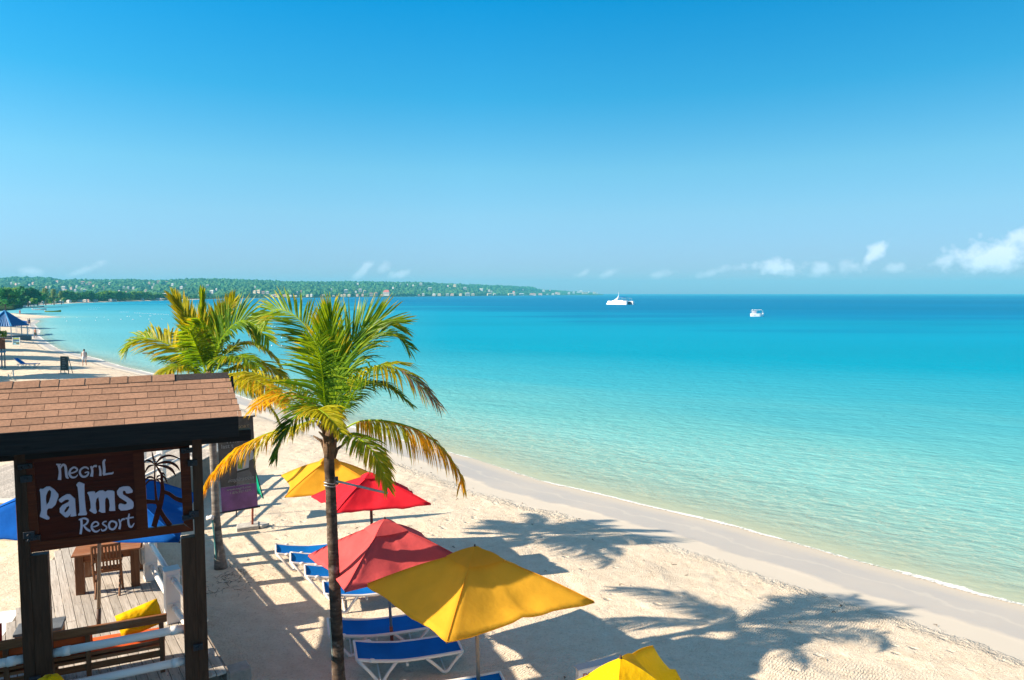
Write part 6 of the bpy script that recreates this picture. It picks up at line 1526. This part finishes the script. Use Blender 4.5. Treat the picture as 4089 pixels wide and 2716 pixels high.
def longboat(x, y, L, col, label, rot, mastp=False, B=1.5, H=.55):
    p = P(x, y, z=ZW); t = thing('long_boat', (0, 0, 0), label, 'boat'); m = hull_mesh(L, B, H, .4, .5); obj('hull', m, plain('painted hull', col, .6, .15, 2, 0), t)
    for k in range(3):
        m = MB(); m.box((-L * .25 + k * L * .2, 0, H - .1), (.25, B * .8, .05)); obj('thwart', m, plain('bench board', (.35, .28, .2), .8), t)
    m = MB(); m.box((-L / 2 - .12, 0, H + .1), (.3, .35, .6)); obj('outboard_motor', m, GEL, t)
    if mastp: m = MB(); m.tube([(0, 0, .3), (0, 0, 2.0)], .06, 5); m.tube([(-1, 0, 1.2), (L * .6, 0, 1.3)], .05, 5); obj('mast', m, plain('mast wood', (.3, .25, .2), .8), t)
    t.location = p; t.rotation_euler = (0, 0, rot)
longboat(213, 1246.5, 6.4, (.34, .30, .05), 'long yellow and green open boat moored off the far beach', R(5))
longboat(158, 1238.5, 7.0, (.42, .40, .40), 'pale grey open boat with a short mast left of the yellow one', R(-4), True)
longboat(150, 1228, 7.5, (.25, .30, .33), 'low dark boat farthest left near the trees', R(2), False)
longboat(882, 1201, 6.0, (.05, .06, .07), 'tiny dark boat far across the bay behind the farther palm', R(8))
def log_float():
    p = P(591, 1413, z=ZW); m = MB(); m.tube([p + Vector((-.7, 0, .06)), p + Vector((0, .02, .1)), p + Vector((.7, .05, .08))], [.09, .1, .09], 8)
    setp(obj('floating_log', m, plain('wet brown wood', (.16, .10, .05), .7), loc=p), 'short brown float lying on the calm water left of the farther palm', 'float')
log_float()
def buoys():
    z1 = lambda a, b: (a / 3.136, 1050 + b / 3.136)
    pts = [z1(*q) for q in ((965, 687), (1005, 725), (835, 730), (808, 690), (1198, 722), (1215, 685), (1305, 682), (1357, 716), (1515, 712), (1598, 673), (1625, 673), (1660, 710), (1765, 672), (1868, 705), (1890, 665), (2030, 703), (490, 740))]
    line = [z1(1685 + (2110 - 1685) * k / 21, 628 + 22 * k / 21) for k in range(22)] + [z1(1505 + k * 20, 618) for k in range(6)] + [z1(1110 + k * 20, 580 + k % 2) for k in range(6)] + [z1(1140 + k * 27, 556 + k) for k in range(5)]
    z4 = [Z4(940 + (1480 - 940) * k / 29, 322 + (405 - 322) * (k / 29) ** 1.1) for k in range(30)]; s4 = [Z4(*q) for q in ((1115, 413), (995, 417), (1050, 465), (1115, 465), (280, 258), (95, 270), (180, 268), (245, 268), (325, 288), (240, 290), (140, 291), (55, 290))]
    m0 = MB(); m0.ball((0, 0, .05), .17, 8, 6); proto = None
    for nm, lst, lab, g in (('mooring_buoy', pts + s4, 'round white mooring buoy floating off the beach', 'single white buoys off the beach'), ('swim_line_float', line + z4, 'small white float on the rope of the swimming area', 'floats of the swimming lines')):
        for x, y in lst:
            p = P(x, y, z=ZW); sc = .75 if nm[0] == 'm' else .62
            if proto is None: o = proto = obj('mooring_buoy', m0, GEL, smooth=True); o.location = p
            else: o = proto.copy(); COL.objects.link(o); o.location = p; o.name = nm
            if y < 1262: sc *= 1.25
            o.scale = (sc,) * 3; setp(o, lab, 'buoy', g)
            if nm[0] == 'm': BL_.append((o, x))
BL_ = []
buoys(); number_labels(BL_)

# ------------------------------------------------------------------ air
HAZE = .00017
def haze():
    m = bpy.data.materials.new('sea haze'); m.use_nodes = True; nt = m.node_tree; nt.nodes.clear(); o = nt.nodes.new('ShaderNodeOutputMaterial'); v = nt.nodes.new('ShaderNodeVolumePrincipled')
    v.inputs['Color'].default_value = (.12, .70, .95, 1); v.inputs['Density'].default_value = HAZE; v.inputs['Anisotropy'].default_value = .0; nt.links.new(v.outputs[0], o.inputs['Volume'])
    b = MB(); b.box((500, 2560, 38), (12000, 5700, 140)); h = obj('haze', b, m); setp(h, 'thin pale sea haze over the bay', 'haze', kind='stuff')
if HAZE: haze()
